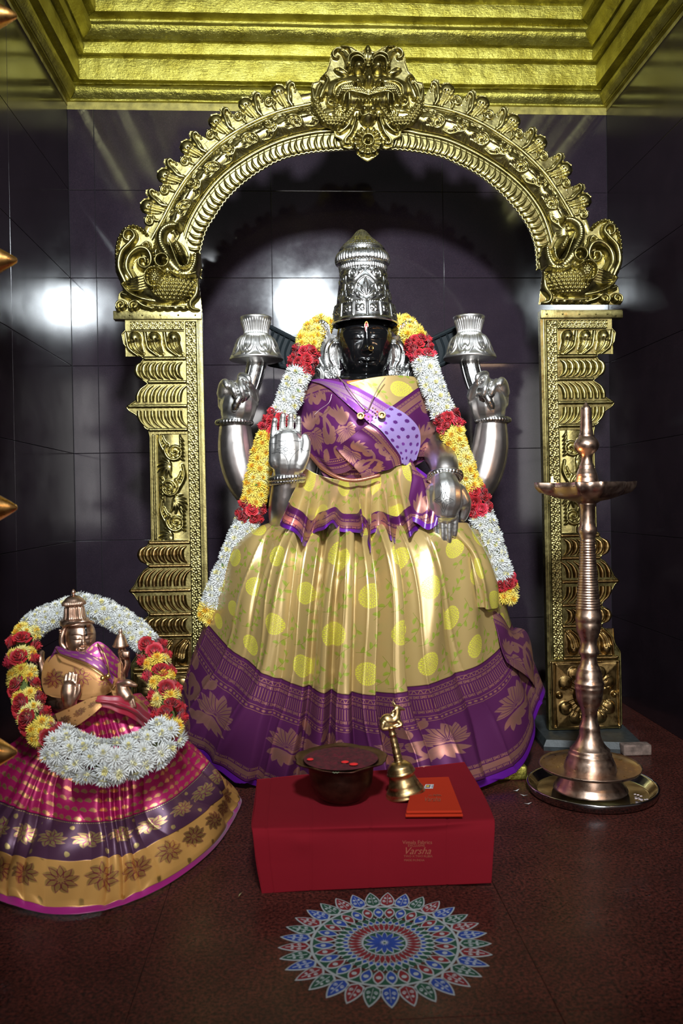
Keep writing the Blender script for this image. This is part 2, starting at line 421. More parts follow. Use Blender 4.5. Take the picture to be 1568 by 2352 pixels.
M_REDCL = cloth('red_cotton', (.165, .004, .010)); M_ORCL = cloth('orange_cotton', (.36, .022, .006))
M_PRINT = simple('gold_print', (.27, .06, .03), .7); M_WHITE = simple('paper_white', (.6, .6, .62), .7)
M_DARKP = simple('dark_ink', (.05, .04, .10), .7); M_YELP = simple('yellow_ink', (.6, .4, .03), .7)
M_SIND = simple('kumkum_mark', (.45, .03, .03), .6); M_MARKW = simple('white_mark', (.75, .6, .6), .6)
M_THREAD = simple('brown_thread', (.20, .14, .10), .8); M_GOLD = simple('gold', (.72, .48, .16), .28, 1.)
M_BEADR = simple('red_bead', (.45, .02, .01), .3); M_ORANGE = simple('orange_cloth', (.45, .17, .02), .7)
def flower(name, c, tip):
    t = NT(name); r = t.n('ObjectInfo').outputs['Random']
    col = t.mix(r, c, tip); t.P(color=col, rough=.6, sheen=.15, sss=.0); return t.m
M_PW = flower('white_petals', (.64, .66, .65), (.74, .74, .71)); M_PWC = flower('pale_yellow_petals', (.80, .72, .30), (.82, .78, .48))
M_PY = flower('yellow_petals', (.82, .60, .06), (.86, .68, .14)); M_PYC = flower('deep_yellow_petals', (.85, .42, .01), (.85, .50, .02))
M_PYT = flower('lemon_petals', (.80, .74, .30), (.82, .70, .22))
M_ROSE = flower('red_rose_petals', (.30, .004, .010), (.50, .010, .020)); M_ROSE2 = flower('crimson_rose_petals', (.62, .02, .06), (.42, .01, .02))
M_LEAF = simple('leaf_green', (.09, .17, .03), .6); M_STRING = simple('garland_core', (.10, .13, .03), .9)
M_FLAME = NT('flame').P(color=(1, .6, .2), emit=(1, .55, .18, 1), emits=18).m
M_WICK = simple('wick', (.02, .015, .01), .9)
M_WOOD = simple('door_wood', (.16, .055, .015), .4, nz=.3); M_SPIKE = brass('door_spike_brass', (.62, .30, .08), (.75, .42, .14), .3)
M_KW = simple('powder_white', (.34, .37, .38), .9); M_KB = simple('powder_blue', (.012, .045, .26), .9, nz=.15); M_KR = simple('powder_red', (.17, .008, .012), .9, nz=.15)
M_KG = simple('powder_green', (.008, .06, .032), .9, nz=.15); M_KT = simple('powder_teal', (.01, .22, .32), .9)

# ------------------------------------------------------------------ brocade masks drawn here, stroke by stroke
def image(name, arr):
    arr = np.clip(arr, 0, 1).astype(np.float32); h, w = arr.shape[:2]
    if arr.ndim == 2: arr = np.repeat(arr[..., None], 3, 2)
    im = bpy.data.images.new(name, w, h, alpha=False); im.colorspace_settings.name = 'Non-Color'
    im.pixels.foreach_set(np.concatenate([arr[::-1], np.ones((h, w, 1), np.float32)], 2).ravel()); im.pack(); return im
class Ink(Relief):
    def __init__(s, w, h): super().__init__(0, 0, w-1, h-1, 1.)
    def pen(s, pts, r, v=1.): s.stroke(pts, r, v, sharp=.15); return s
    def dot(s, x, y, r, v=1., ry=None, rot=0): s.blob(x, y, r, ry or r, v, rot, p=.15); return s
    def leaf(s, x, y, L, a, w=.45, v=1.):
        t = np.linspace(0, 1, 7); p = np.stack([x+L*t*math.cos(a)-L*.12*np.sin(PI*t)*math.sin(a), y+L*t*math.sin(a)+L*.12*np.sin(PI*t)*math.cos(a)], 1)
        s.stroke(p, np.maximum(L*w*.5*np.sin(PI*np.clip(t, .05, .97))**.8, 1.), v, sharp=.1); return s
    def wrapdraw(s, fn, w, h):
        for ox in (-w, 0, w):
            for oy in (-h, 0, h): fn(ox, oy)
        return s
def medallion_tile():
    """R = yellow blossoms, G = outlines, B = green vines"""
    N = 512; A = Ink(N, N); B = Ink(N, N); C = Ink(N, N); D = Ink(N, N)
    def fl(cx, cy, R):
        A.dot(cx, cy, R*1.0, .999, R*.96)
        k = 0
        for ring, (r, n) in enumerate(((R*.90, 16), (R*.70, 14), (R*.49, 10), (R*.28, 6))):
            for i in range(n):
                a = 2*PI*(i+.5*(ring % 2))/n; c, q = math.cos(a), math.sin(a); h = PI/n*.92
                p = [(cx+(r-R*.17)*math.cos(a-h*.6), cy+(r-R*.17)*math.sin(a-h*.6)), (cx+r*math.cos(a-h*.6), cy+r*math.sin(a-h*.6)), (cx+(r+R*.08)*c, cy+(r+R*.08)*q), (cx+r*math.cos(a+h*.6), cy+r*math.sin(a+h*.6)), (cx+(r-R*.17)*math.cos(a+h*.6), cy+(r-R*.17)*math.sin(a+h*.6))]
                B.pen(p, 2.3)
                if ring == 0: A.dot(cx+r*.99*c, cy+r*.99*q, R*.12, .999)
        B.dot(cx, cy, R*.07)
    def vine(pts, side=1):
        C.pen(pts, 1.6); q = resample(cat(pts, 8), 9)
        for k in range(1, 8):
            t = q[k+1 if k < 8 else k]-q[k-1]; a = math.atan2(t[1], t[0])+side*(.9 if k % 2 else -.9)
            D.leaf(q[k][0], q[k][1], 46, a, .55, .999); 
            e = q[k]+46*np.array([math.cos(a), math.sin(a)]); C.pen([q[k], (q[k]+e)/2, e], 1.1)
    def draw(ox, oy):
        fl(130+ox, 128+oy, 84); fl(386+ox, 384+oy, 84)
        vine([(256+ox, 20+oy), (300+ox, 100+oy), (270+ox, 180+oy), (200+ox, 236+oy), (150+ox, 300+oy)])
        vine([(0+ox, 276+oy), (50+ox, 350+oy), (30+ox, 430+oy), (-50+ox, 500+oy), (-100+ox, 540+oy)])
        vine([(300+ox, 250+oy), (380+ox, 230+oy), (440+ox, 160+oy), (480+ox, 60+oy)], -1)
        vine([(40+ox, 500+oy), (130+ox, 486+oy), (190+ox, 420+oy), (240+ox, 320+oy)], -1)
    A.wrapdraw(draw, N, N)
    a = (A.H > .3).astype(float); b = B.H*a; c = np.clip(C.H, 0, 1)*(1-a); d = np.clip(D.H, 0, 1)*(1-a)
    return image('blossom_vine_weave', np.stack([a*(1-.85*b), c, d], 2))
def border_strip():
    """wide border: fret rows, plain bands and big flower scrolls; one repeat across, full height down"""
    w, h = 1024, 1024; A = Ink(w, h)
    def fret(y, hh, n):
        for i in range(n):
            x = (i+.5)*w/n; q = w/n
            A.H[(A.Y > y) & (A.Y < y+2)] = 1
            for k, dx in enumerate((-.36, -.18, .18, .36)):
                A.H[(abs(A.X-x-dx*q) < 2.4) & (A.Y > y) & (A.Y < y+hh)] = 1
            A.H[(abs(A.X-x+.27*q) < q*.11) & (A.Y > y+hh-4) & (A.Y < y+hh)] = 1
            A.dot(x, y+hh*.5, q*.11, 1, hh*.36)
    for y in (30, 60): A.H[(A.Y > y) & (A.Y < y+6)] = 1
    for i in range(26): A.pen([(i*w/26+5, 58), (i*w/26+w/52, 36), ((i+1)*w/26-5, 58)], 3)
    fret(76, 26, 24)
    for k in range(64): A.H[(abs(A.X-(k+.5)*w/64) < 2.5) & (A.Y > 112) & (A.Y < 205)] = .85
    fret(212, 28, 22)
    def flo(ox):
        A.H[(A.Y > 268) & (A.Y < 275)] = 1
        for i in range(30): A.dot(ox+(i+.5)*w/30, 296, 11)
        A.H[(A.Y > 317) & (A.Y < 324)] = 1
        for c, m in ((ox+200, 1), (ox+712, -1)):
            for k in range(7):
                a = -PI/2+(k-3)*.52; A.leaf(c, 560, 190-12*abs(k-3), a, .42)
            A.dot(c, 560, 20)
            for k in range(5): A.leaf(c, 600, 150, PI/2+(k-2)*.5, .36)
            A.pen([(c+20*m, 620), (c+120*m, 720), (c+240*m, 690), (c+300*m, 580), (c+250*m, 490), (c+180*m, 500), (c+190*m, 570)], np.linspace(10, 30, 6))
            for t in ((c+250*m, 800, .6), (c+330*m, 700, -.4), (c+140*m, 800, 1.3), (c+320*m, 420, -1.2), (c+150*m, 400, -2.2), (c+400*m, 520, .3)):
                A.leaf(t[0], t[1], 120, t[2] if m > 0 else PI-t[2], .55)
                A.leaf(t[0], t[1], 80, (t[2]+.9) if m > 0 else PI-t[2]-.9, .5)
    for o in (-w, 0, w): flo(o)
    H = A.H.copy(); L = Ink(w, h)                       # fine purple veins through the motifs
    for o in (-w, 0, w):
        for c, m in ((o+200, 1), (o+712, -1)):
            for k in range(7):
                a = -PI/2+(k-3)*.52; L.pen([(c, 560), (c+100*math.cos(a), 560+100*math.sin(a)), (c+170*math.cos(a+.1), 560+170*math.sin(a+.1))], 2.2)
                L.pen([(c+30*math.cos(a+.26), 560+30*math.sin(a+.26)), (c+175*math.cos(a+.26), 560+175*math.sin(a+.26))], 3, 1.)
    H = np.where((A.Y > 330) & (A.Y < 860), np.clip(H, 0, 1)*(1-L.H), H); A.H = H
    fret(868, 30, 22)
    A.H[(A.Y > 908) & (A.Y < 962)] = .9
    fret(966, 26, 24); A.H[A.Y > 1000] = 0
    return image('wide_border_weave', A.H)
def dots_tile(n=4, kind=0):
    N = 256; A = Ink(N, N); q = N/n
    for r in range(-1, n+1):
        for c in range(-1, n+1):
            x, y = (c+.5*(r % 2)+.25)*q, (r+.5)*q
            if kind == 0:                       # little shell buttis
                for k in range(7):
                    a = -PI/2+(k-3)*.42; A.leaf(x, y+q*.2, q*.46, a, .36)
            else:
                for k in range(8): A.leaf(x, y, q*.26, k*PI/4, .5)
    return image('small_motif_weave', A.H)
def lotus_tile():
    N = 512; A = Ink(N, N); L = Ink(N, N)
    for cx in (128, 384):
        for k in range(9):
            a = 2*PI*k/9-PI/2; A.leaf(cx, 256, 118, a, .5); [L.pen([(cx+22*math.cos(a), 256+22*math.sin(a)), (cx+66*math.cos(a+e), 256+66*math.sin(a+e)), (cx+112*math.cos(a), 256+112*math.sin(a))], 3.2) for e in (-.3, .3)]
        A.dot(cx, 256, 20); A.leaf(cx+128-20, 470, 60, -PI/2, .6); A.leaf(cx+128+20, 60, 60, PI/2, .6)
    for i in range(32): A.dot((i+.5)*16, 18, 6)
    return image('lotus_weave', np.stack([A.H, L.H*A.H, 0*A.H], 2))
I_MED = medallion_tile(); I_BOR = border_strip(); I_BUT = dots_tile(4); I_BUT2 = dots_tile(3, 1); I_LOT = lotus_tile()
def sep(t, c): q = t.n('SeparateColor'); t.set(q, 0, c); return q.outputs
def brocade_yellow(name, sx, sy):
    t = NT(name); s = sep(t, t.image(I_MED, sx, sy)); ground = (.50, .345, .13); yel = (.62, .57, .05)
    c = t.mix(s[0], ground, yel); c = t.mix(t.mth('MULTIPLY', s[2], .85), c, (.30, .40, .03)); c = t.mix(t.mth('MULTIPLY', s[1], .85), c, (.20, .25, .015))
    f = t.noise(1400, 1)
    t.P(color=c, metal=t.mix(s[0], (.38,)*3, (.12,)*3), rough=t.mix(s[0], (.30,)*3, (.40,)*3), coat=1., coatr=.22, normal=t.bump(f, .25, .0006, t.bump(s[0], .15, .0006))); return t.m
def brocade_border(name, sx, sy, silk=(.072, .004, .076), zari=(.47, .215, .17), off=0, im=None, bg=0.):
    t = NT(name); m = t.image(im or I_BOR, sx, sy); f = t.noise(1500, 1)
    m2 = t.mth('MAXIMUM', m, bg)
    t.P(color=t.mix(t.mth('MAXIMUM', m, bg*.35), silk, zari), metal=t.mth('ADD', t.mth('MULTIPLY', m2, .5), .22), spec=.2, rough=t.mix(m2, (.38,)*3, (.31,)*3), normal=t.bump(f, .25, .0006)); return t.m
M_YEL = brocade_yellow('yellow_brocade', 5.2, 3.0)
M_BORD = brocade_border('purple_border_brocade', 4, 1, bg=.2)
M_PURP = simple('bright_purple_silk', (.10, .008, .22), .34)
# ------------------------------------------------------------------ the niche
XL, XR, ZC = -.7699, 1.1371, 2.1261; YF = -1.25; ZT = .2965; T = .305
def structure(name, V, F, mat, smooth=False):
    o = obj(name, V, F, mat, None, smooth); o['kind'] = 'structure'; return o
def slab(name, a, b, mat): 
    mb = MB().box(a, b); return structure(name, mb.V[0], mb.F, mat)
floor = slab('floor', (-3, -4.2, -.05), (3.4, .05, -.003), M_JOINT)
wall_back = slab('wall_back', (XL-.02, .004, -.05), (XR+.02, .05, 2.75), M_JOINT)
wall_left = slab('wall_left', (XL-.05, YF, -.05), (XL-.004, .05, 2.75), M_JOINT)
wall_right = slab('wall_right', (XR+.004, YF, -.05), (XR+.05, .05, 2.75), M_JOINT)
ceiling = slab('ceiling', (XL-.05, YF, 2.60), (XR+.05, .05, 2.66), M_GOLDP)
def tilebox(lo, hi, mat, parent, name='tile'):
    mb = MB().box(lo, hi, bev=.0007); return mb.build(name, mat, parent, smooth=False)
g = .0008
zs = [0, ZT]+[ZT+T*k for k in range(1, 8)]
zs = [z for z in zs if z < 2.6]+[2.6]
def cuts(a, b, first):
    c = [a]; x = first
    while x < b-.02:
        if x > a+.02: c.append(x)
        x += .61
    return c+[b]
for k in range(len(zs)-1):
    z0, z1 = zs[k], zs[k+1]
    c = cuts(XL, XR, -.6808-.61)
    for a, b in zip(c[:-1], c[1:]): tilebox((a+g, rng.uniform(-.0012, 0), z0+g), (b-g, .01, z1-g), M_WALL, wall_back)
    for w, X, s in ((wall_left, XL, -1), (wall_right, XR, 1)):
        for y1 in (0, -.61):
            y0 = max(y1-.61, YF); 
            tilebox((X, y0+g, z0+g), (X+s*.01, y1-g, z1-g), M_SIDE, w)
for i in range(-4, 5):
    for j in range(-6, 1):
        x0, y0 = .36+i*.61, -.569+j*.61
        a, b = max(x0, -2.9), min(x0+.61, 3.3); y1 = min(y0+.61, 0)
        if -3.9 < y0 and y0 < 0 and b > a: tilebox((a+g*.6, y0+g*.6, -.012), (b-g*.6, y1-g*.6, 0), M_FLOOR, floor)
mb = MB().box((XL, -.0012, 2.10), (XR, 0.0, ZC+.012)); o = mb.build('painted_edge', simple('gold_wall_paint', (.36, .30, .07), .55, .3, nz=.4, ns=30, bump=.5), wall_back, False)
for s, X in ((wall_left, XL), (wall_right, XR)):
    MB().box((X-.001*(1 if X > 0 else -1), YF, 2.112), (X, -.0, ZC+.012)).build('painted_edge', o.data.materials[0], s, False)

# gold cornice: each course is (z0, z1, projection, bulge); mitred round the three walls
courses = [(ZC+a, ZC+b, p, q) for a, b, p, q in ((0, .004, .014, 0), (.004, .0505, .018, .022), (.0505, .0515, .030, 0), (.0515, .122, .056, .003), (.122, .130, .040, 0), (.130, .166, .077, .003), (.166, .1735, .058, 0),
           (.1735, .232, .082, .034), (.232, .239, .085, 0), (.239, .280, .132, .003), (.280, .292, .115, 0), (.292, .34, .165, .01), (.34, .40, .195, .0), (.40, .48, .225, .01))]
trims = []
for name, a, b in (('trim_1', (XL, -.008, ZC+.005), (XR, 0, 2.6)), ('trim_2', (XL, YF, ZC+.005), (XL+.008, 0, 2.6)), ('trim_3', (XR-.008, YF, ZC+.005), (XR, 0, 2.6))):
    trims.append(slab(name, a, b, M_GOLDP))
def course(z0, z1, p, bl):
    k = 9 if bl > .01 else 3
    t = np.linspace(0, 1, k); pr = p+bl*np.sin(PI*t); zz = z0+(z1-z0)*t
    prof = np.vstack([[0, z0], np.stack([pr, zz], 1), [0, z1]]); 
    def sweep(side):
        n = {0: 70, 1: 46, 2: 46}[side]; V = []
        for q, z in prof:
            if side == 0: x = np.linspace(XL+q, XR-q, n); y = np.full(n, -q)
            else:
                y = np.linspace(-q, YF, n); x = np.full(n, XL+q if side == 1 else XR-q)
            w = .0016*vnoise(x*9+y*7, z*60+y*3+x, z*7)*(1 if q > .01 else 0)   # hand-laid plaster
            V.append(np.stack([x+(w if side == 1 else -w if side == 2 else 0), y-(w if side == 0 else 0), np.full(n, z)+w*.5], 1))
        V = np.array(V); F = gridF(len(prof), n)
        return V.reshape(-1, 3), (F if side != 2 else F[:, ::-1])
    for side in (0, 1, 2):
        V, F = sweep(side); o = obj('moulding', V, F, M_GOLDP, trims[side], True)
        autosmooth(o.data, .5)
for c in courses: course(*c)
# ------------------------------------------------------------------ gilt arch (prabhavali)
YA = -.50; KA = sc(YA)
arch = thing('temple_arch', (.235, YA, .03), 'tall embossed brass arch with monster-mask crest framing the large dressed statue', 'arch')
def onplane(Y, hs=KA, lift=0.):
    def f(X, Yp, H): V = PA(X, Yp, Y); V[..., 1] -= lift+H*hs; return V
    return f
inner = [(461, 640), (459, 600), (459, 578), (472, 531), (492, 498), (522, 455), (572, 409), (638, 369), (700, 352), (760, 345), (850, 341), (930, 344), (1006, 357), (1052, 376), (1098, 400), (1144, 437), (1174, 468), (1196, 495), (1214, 523), (1226, 553), (1231, 580), (1233, 620)]
bead1 = [(412, 600), (422, 555), (439, 505), (469, 455), (512, 405), (572, 361), (638, 328), (704, 309), (760, 302), (850, 297), (930, 302), (960, 308), (1021, 321), (1082, 348), (1144, 385), (1190, 422), (1220, 455), (1245, 495), (1263, 547), (1272, 600)]
bead2 = [(322, 610), (346, 555), (373, 505), (399, 455), (426, 412), (465, 366), (512, 323), (572, 286), (638, 258), (711, 241), (770, 232), (845, 228), (920, 234), (975, 243), (1037, 256), (1098, 281), (1159, 318), (1205, 354), (1251, 400), (1281, 443), (1312, 495), (1333, 541), (1355, 600)]
NB = 420
cin = resample(cat(inner, 10), NB); cb1 = resample(cat(bead1, 10), NB); cb2 = resample(cat(bead2, 10), NB)
def mono(c): return c                                         # matched by arc length
def outw(c, d):                                               # curve pushed outwards by d px
    t = np.gradient(c, axis=0); t /= np.linalg.norm(t, axis=1, keepdims=True); return c+np.stack([t[:, 1], -t[:, 0]], 1)*np.reshape(d, (-1, 1))
# back sheet from the inner scallops to beyond the outer bead
rows = [outw(cin, 1)]+[cin*(1-k)+cb1*k for k in (.33, .66, 1)]+[cb1*(1-k)+cb2*k for k in (.25, .5, .75, 1)]+[outw(cb2, 14), outw(cb2, 27)]
A = np.array(rows); V = PA(A[..., 0], A[..., 1], YA); B = V.copy(); B[..., 1] += .014
n = A.shape[0]*NB; F = gridF(A.shape[0], NB); a = np.arange(NB-1)
F = np.concatenate([F[:, ::-1], F+n, np.stack([a, a+1, a+1+n, a+n], 1), np.stack([a+(n-NB), a+1+(n-NB), a+1+n+(n-NB), a+n+(n-NB)], 1)])
obj('back_sheet', np.vstack([V.reshape(-1, 3), B.reshape(-1, 3)]), F, M_BRASS, arch)
# scroll band
Wb = 64.; Lb = 1500.
R = Relief(0, 0, Lb, Wb, 1.35)
def leafs(R, x, y, L, a, h, bend=.5, w=.2):
    t = np.linspace(0, 1, 6); p = np.stack([x+L*t*np.cos(a+bend*t), y+L*t*np.sin(a+bend*t)], 1)
    R.stroke(p, np.array([.5, .9, 1., .8, .5, .2])*L*w, h, sharp=.7)
def scrolls(R, L, Wd, unit, vert=False, h=5., along=lambda a, b: (a, b)):
    n = int(round(L/unit)); u = L/n
    for k in range(n):
        s = 1 if k % 2 else -1; cx = (k+.5)*u; cy = Wd/2+s*Wd*.10; r = Wd*.34
        sp = spiral(cx, cy, r, -s*PI*.75 if s > 0 else PI*.75, 1.6, s, .14)
        def put(p): q = np.array(p, float); return np.stack([q[:, 1], q[:, 0]], 1) if vert else q
        R.stroke(put(sp), np.linspace(3.4, 2.2, 8)*Wd/60, h)
        R.stroke(put([(cx-u*.62, Wd/2-s*Wd*.36), (cx-u*.3, Wd/2-s*Wd*.40), (cx, cy-s*r), (cx+r*.8, cy-s*r*.5)]), np.array([2.2, 3.4, 3.6, 2.6])*Wd/60, h)
        def lf(x, y, Ln, a, b=.5):
            t = np.linspace(0, 1, 6); p = np.stack([x+Ln*t*np.cos(a+b*t), y+Ln*t*np.sin(a+b*t)], 1)
            R.stroke(put(p), np.array([.4, .9, 1., .8, .5, .25])*Ln*.15, h*.95, sharp=.6)
        for j in range(7):                                     # acanthus fan between the volutes
            lf(cx+u*.40, Wd/2-s*Wd*.02, Wd*(.50-.04*abs(j-3)), -s*(PI*.5)+(j-3)*.40+.1, .5*s)
        for j in range(6):
            a = j*1.05+k; lf(cx+math.cos(a)*r*.42, cy+math.sin(a)*r*.42, r*.42, a+.7*s, .8*s)
        for j in range(6): lf(cx-u*.30+j*u*.11, Wd/2+s*Wd*.44-s*3, Wd*.24, -s*PI/2+.5, .6)
        for j in range(4): lf(cx-u*.45+j*u*.07, Wd/2-s*Wd*.30, Wd*.24, s*(.4+.45*j), -.6*s)
        R.blob(*(put([(cx, cy)])[0]), 3.4*Wd/60, 3.4*Wd/60, h*1.3)
R.M[:] = True; scrolls(R, Lb, Wb, 66, h=6.); R.blur(1)
def bandmap(X, Yp, H):
    t = X/Lb*(NB-1); i = np.clip(t.astype(int), 0, NB-2); f = (t-i)[..., None]
    a = cb1[i]*(1-f)+cb1[i+1]*f; b = cb2[i]*(1-f)+cb2[i+1]*f; w = (Yp/Wb*.84+.08)[..., None]
    q = a*w+b*(1-w) if False else a*(1-w)+b*w; V = PA(q[..., 0], q[..., 1], YA)
    V[..., 1] -= .002+.020*np.sin(PI*np.clip(Yp/Wb, 0, 1))**.7+H*KA*.85; return V
V, F = R.VF(bandmap, .5); obj('scroll_band', V, F[:, ::-1], M_BRASS, arch)
def wl(c, lift): V = PA(c[:, 0], c[:, 1], YA); V[:, 1] -= lift; return V
def ropetube(name, c, r, lift, mat=M_BRASS, parent=arch, tw=0, seg=8):
    V, F = tubeVF(wl(c, lift), r, seg); return obj(name, V, F, mat, parent)
ropetube('bead_rim', cb1, .0042, .004); ropetube('bead_rim', cb2, .0045, .004)
ropetube('bead_rim', outw(cb1, -7), .0018, .002); ropetube('bead_rim', outw(cb2, 7), .0018, .001)
# gadroons along the inner edge
def gad_mesh():
    R = MB(); k = 9; t = np.linspace(0, 1, k); x = -.010*np.sin(t*PI*.85)+.010*t; z = .040*(t-.5)
    r = .0012+.0062*np.sin(PI*np.clip(t*.9+.1, 0, 1))**.7*(1-.45*t)
    a = np.linspace(0, PI, 6); V = np.stack([x[:, None]+r[:, None]*np.cos(a), -.0105*np.sin(a)[None]*(r/r.max())[:, None]**.6, np.repeat(z[:, None], 6, 1)], -1)
    return mesh(V, gridF(k, 6)[:, ::-1], M_BRASS, True, name='gadroon')
ME_G = gad_mesh(); NG = 72
ci = resample(cin[14:-10], NG); mid = resample(cb1, 400)
for k in range(NG):
    p = ci[k]; q = mid[np.argmin(((mid-p)**2).sum(1))]; m = p*.52+q*.48
    if abs(m[0]-845) < 52: continue
    w0 = PA(p[0], p[1], YA); w1 = PA(q[0], q[1], YA); d = w1-w0; L = np.linalg.norm(d); c = (w0*.52+w1*.48); s = 1 if m[0] < 845 else -1
    X = Vector((d[2], 0, -d[0])).normalized(); Z = Vector(d).normalized(); Z.y = 0
    Mx = Matrix(((X.x*s, 0, Z.x, c[0]), (0, 1, 0, c[1]-.001), (X.z*s, 0, Z.z, c[2]), (0, 0, 0, 1))) @ Matrix.Diagonal((1, 1, L/.0475, 1))
    link('gadroon', ME_G, arch, Mx)
# scalloped lip on the inner edge
t = np.linspace(0, 1, NB*2); ce = resample(cin, NB*2); ce = outw(ce, -2+3*np.abs(np.sin(t*PI*96)))
ropetube('scalloped_lip', ce, .0028, .0, seg=6)
# crest leaves
def crest():
    R = Relief(-54, -16, 54, 62, 1.0)
    R.plate([(-54, -16), (54, -16), (50, 14), (44, 34), (43, 50), (34, 58), (24, 54), (20, 44), (12, 52), (0, 56), (-14, 50), (-20, 38), (-18, 28), (-30, 32), (-42, 24), (-43, 10), (-54, 8)], 0, False)
    R.stroke([(-20, -4), (-22, 6), (-16, 12)], [3, 4, 3], 4)
    R.stroke(spiral(-30, 15, 11, 1.2, 1.4, 1, .2), [3.6, 2.6], 5); R.blob(-30, 15, 5.5, 5.5, 8)
    R.stroke([(-44, 10), (-43, 25), (-33, 31), (-22, 27), (-18, 16), (-19, 0)], 1.6, 2.5)
    R.blob(-1, 34, 19, 18, 12); R.stroke([(0, 28), (4, 10), (10, -6)], [15, 11, 6], 10)
    R.carve([[(-12, 34), (-6, 16), (2, -4)], [(-3, 30), (1, 14), (7, -6)], [(6, 30), (7, 14), (12, -4)]], 2.2, 4.)
    R.stroke([(-19, 26), (-22, 40), (-13, 52), (0, 56), (13, 51), (20, 42)], 1.6, 3)
    R.stroke([(22, -6), (18, 8), (22, 24), (26, 38), (34, 46), (41, 43), (40, 35)], [5, 7, 8, 7, 5.5, 4, 3], 8)
    R.stroke([(21, 44), (25, 55), (35, 59), (44, 51), (44, 36), (38, 24)], 1.6, 3)
    R.carve([[(25, 0), (23, 12), (27, 26), (31, 38)]], 1.6, 3.)
    return R.blur(1)
Rc = crest(); V, F = Rc.VF(lambda X, Y, H: np.stack([X*KA*.93, -H*KA*1.1, Y*KA*.93], -1), .006); ME_C = mesh(V, F[:, ::-1], M_BRASS, True, name='crest_leaf')
NCR = 0
def put_crest(px, py, flip):
    i = np.argmin(((cb2-np.array([px, py]))**2).sum(1)); t = cb2[min(i+2, NB-1)]-cb2[max(i-2, 0)]; t /= np.linalg.norm(t)
    b = cb2[i]; nrm = np.array([t[1], -t[0]]); o = b+nrm*10
    w = PA(o[0], o[1], YA); s = 1 if not flip else -1
    global NCR; NCR += 1; w = w-np.array([0, .0016*(NCR % 2), 0]); X = Vector((t[0]*s, 0, -t[1]*s)); Z = Vector((nrm[0], 0, -nrm[1]))
    link('crest_leaf', ME_C, arch, Matrix(((X.x, 0, Z.x, w[0]), (0, 1, 0, w[1]-.001), (X.z, 0, Z.z, w[2]), (0, 0, 0, 1))))
for q in [(643, 220), (567, 243), (495, 280), (428, 338), (379, 405), (343, 478)]: put_crest(*q, False)
for q in [(1026, 211), (1107, 238), (1180, 275), (1245, 324), (1297, 390), (1336, 462)]: put_crest(*q, True)
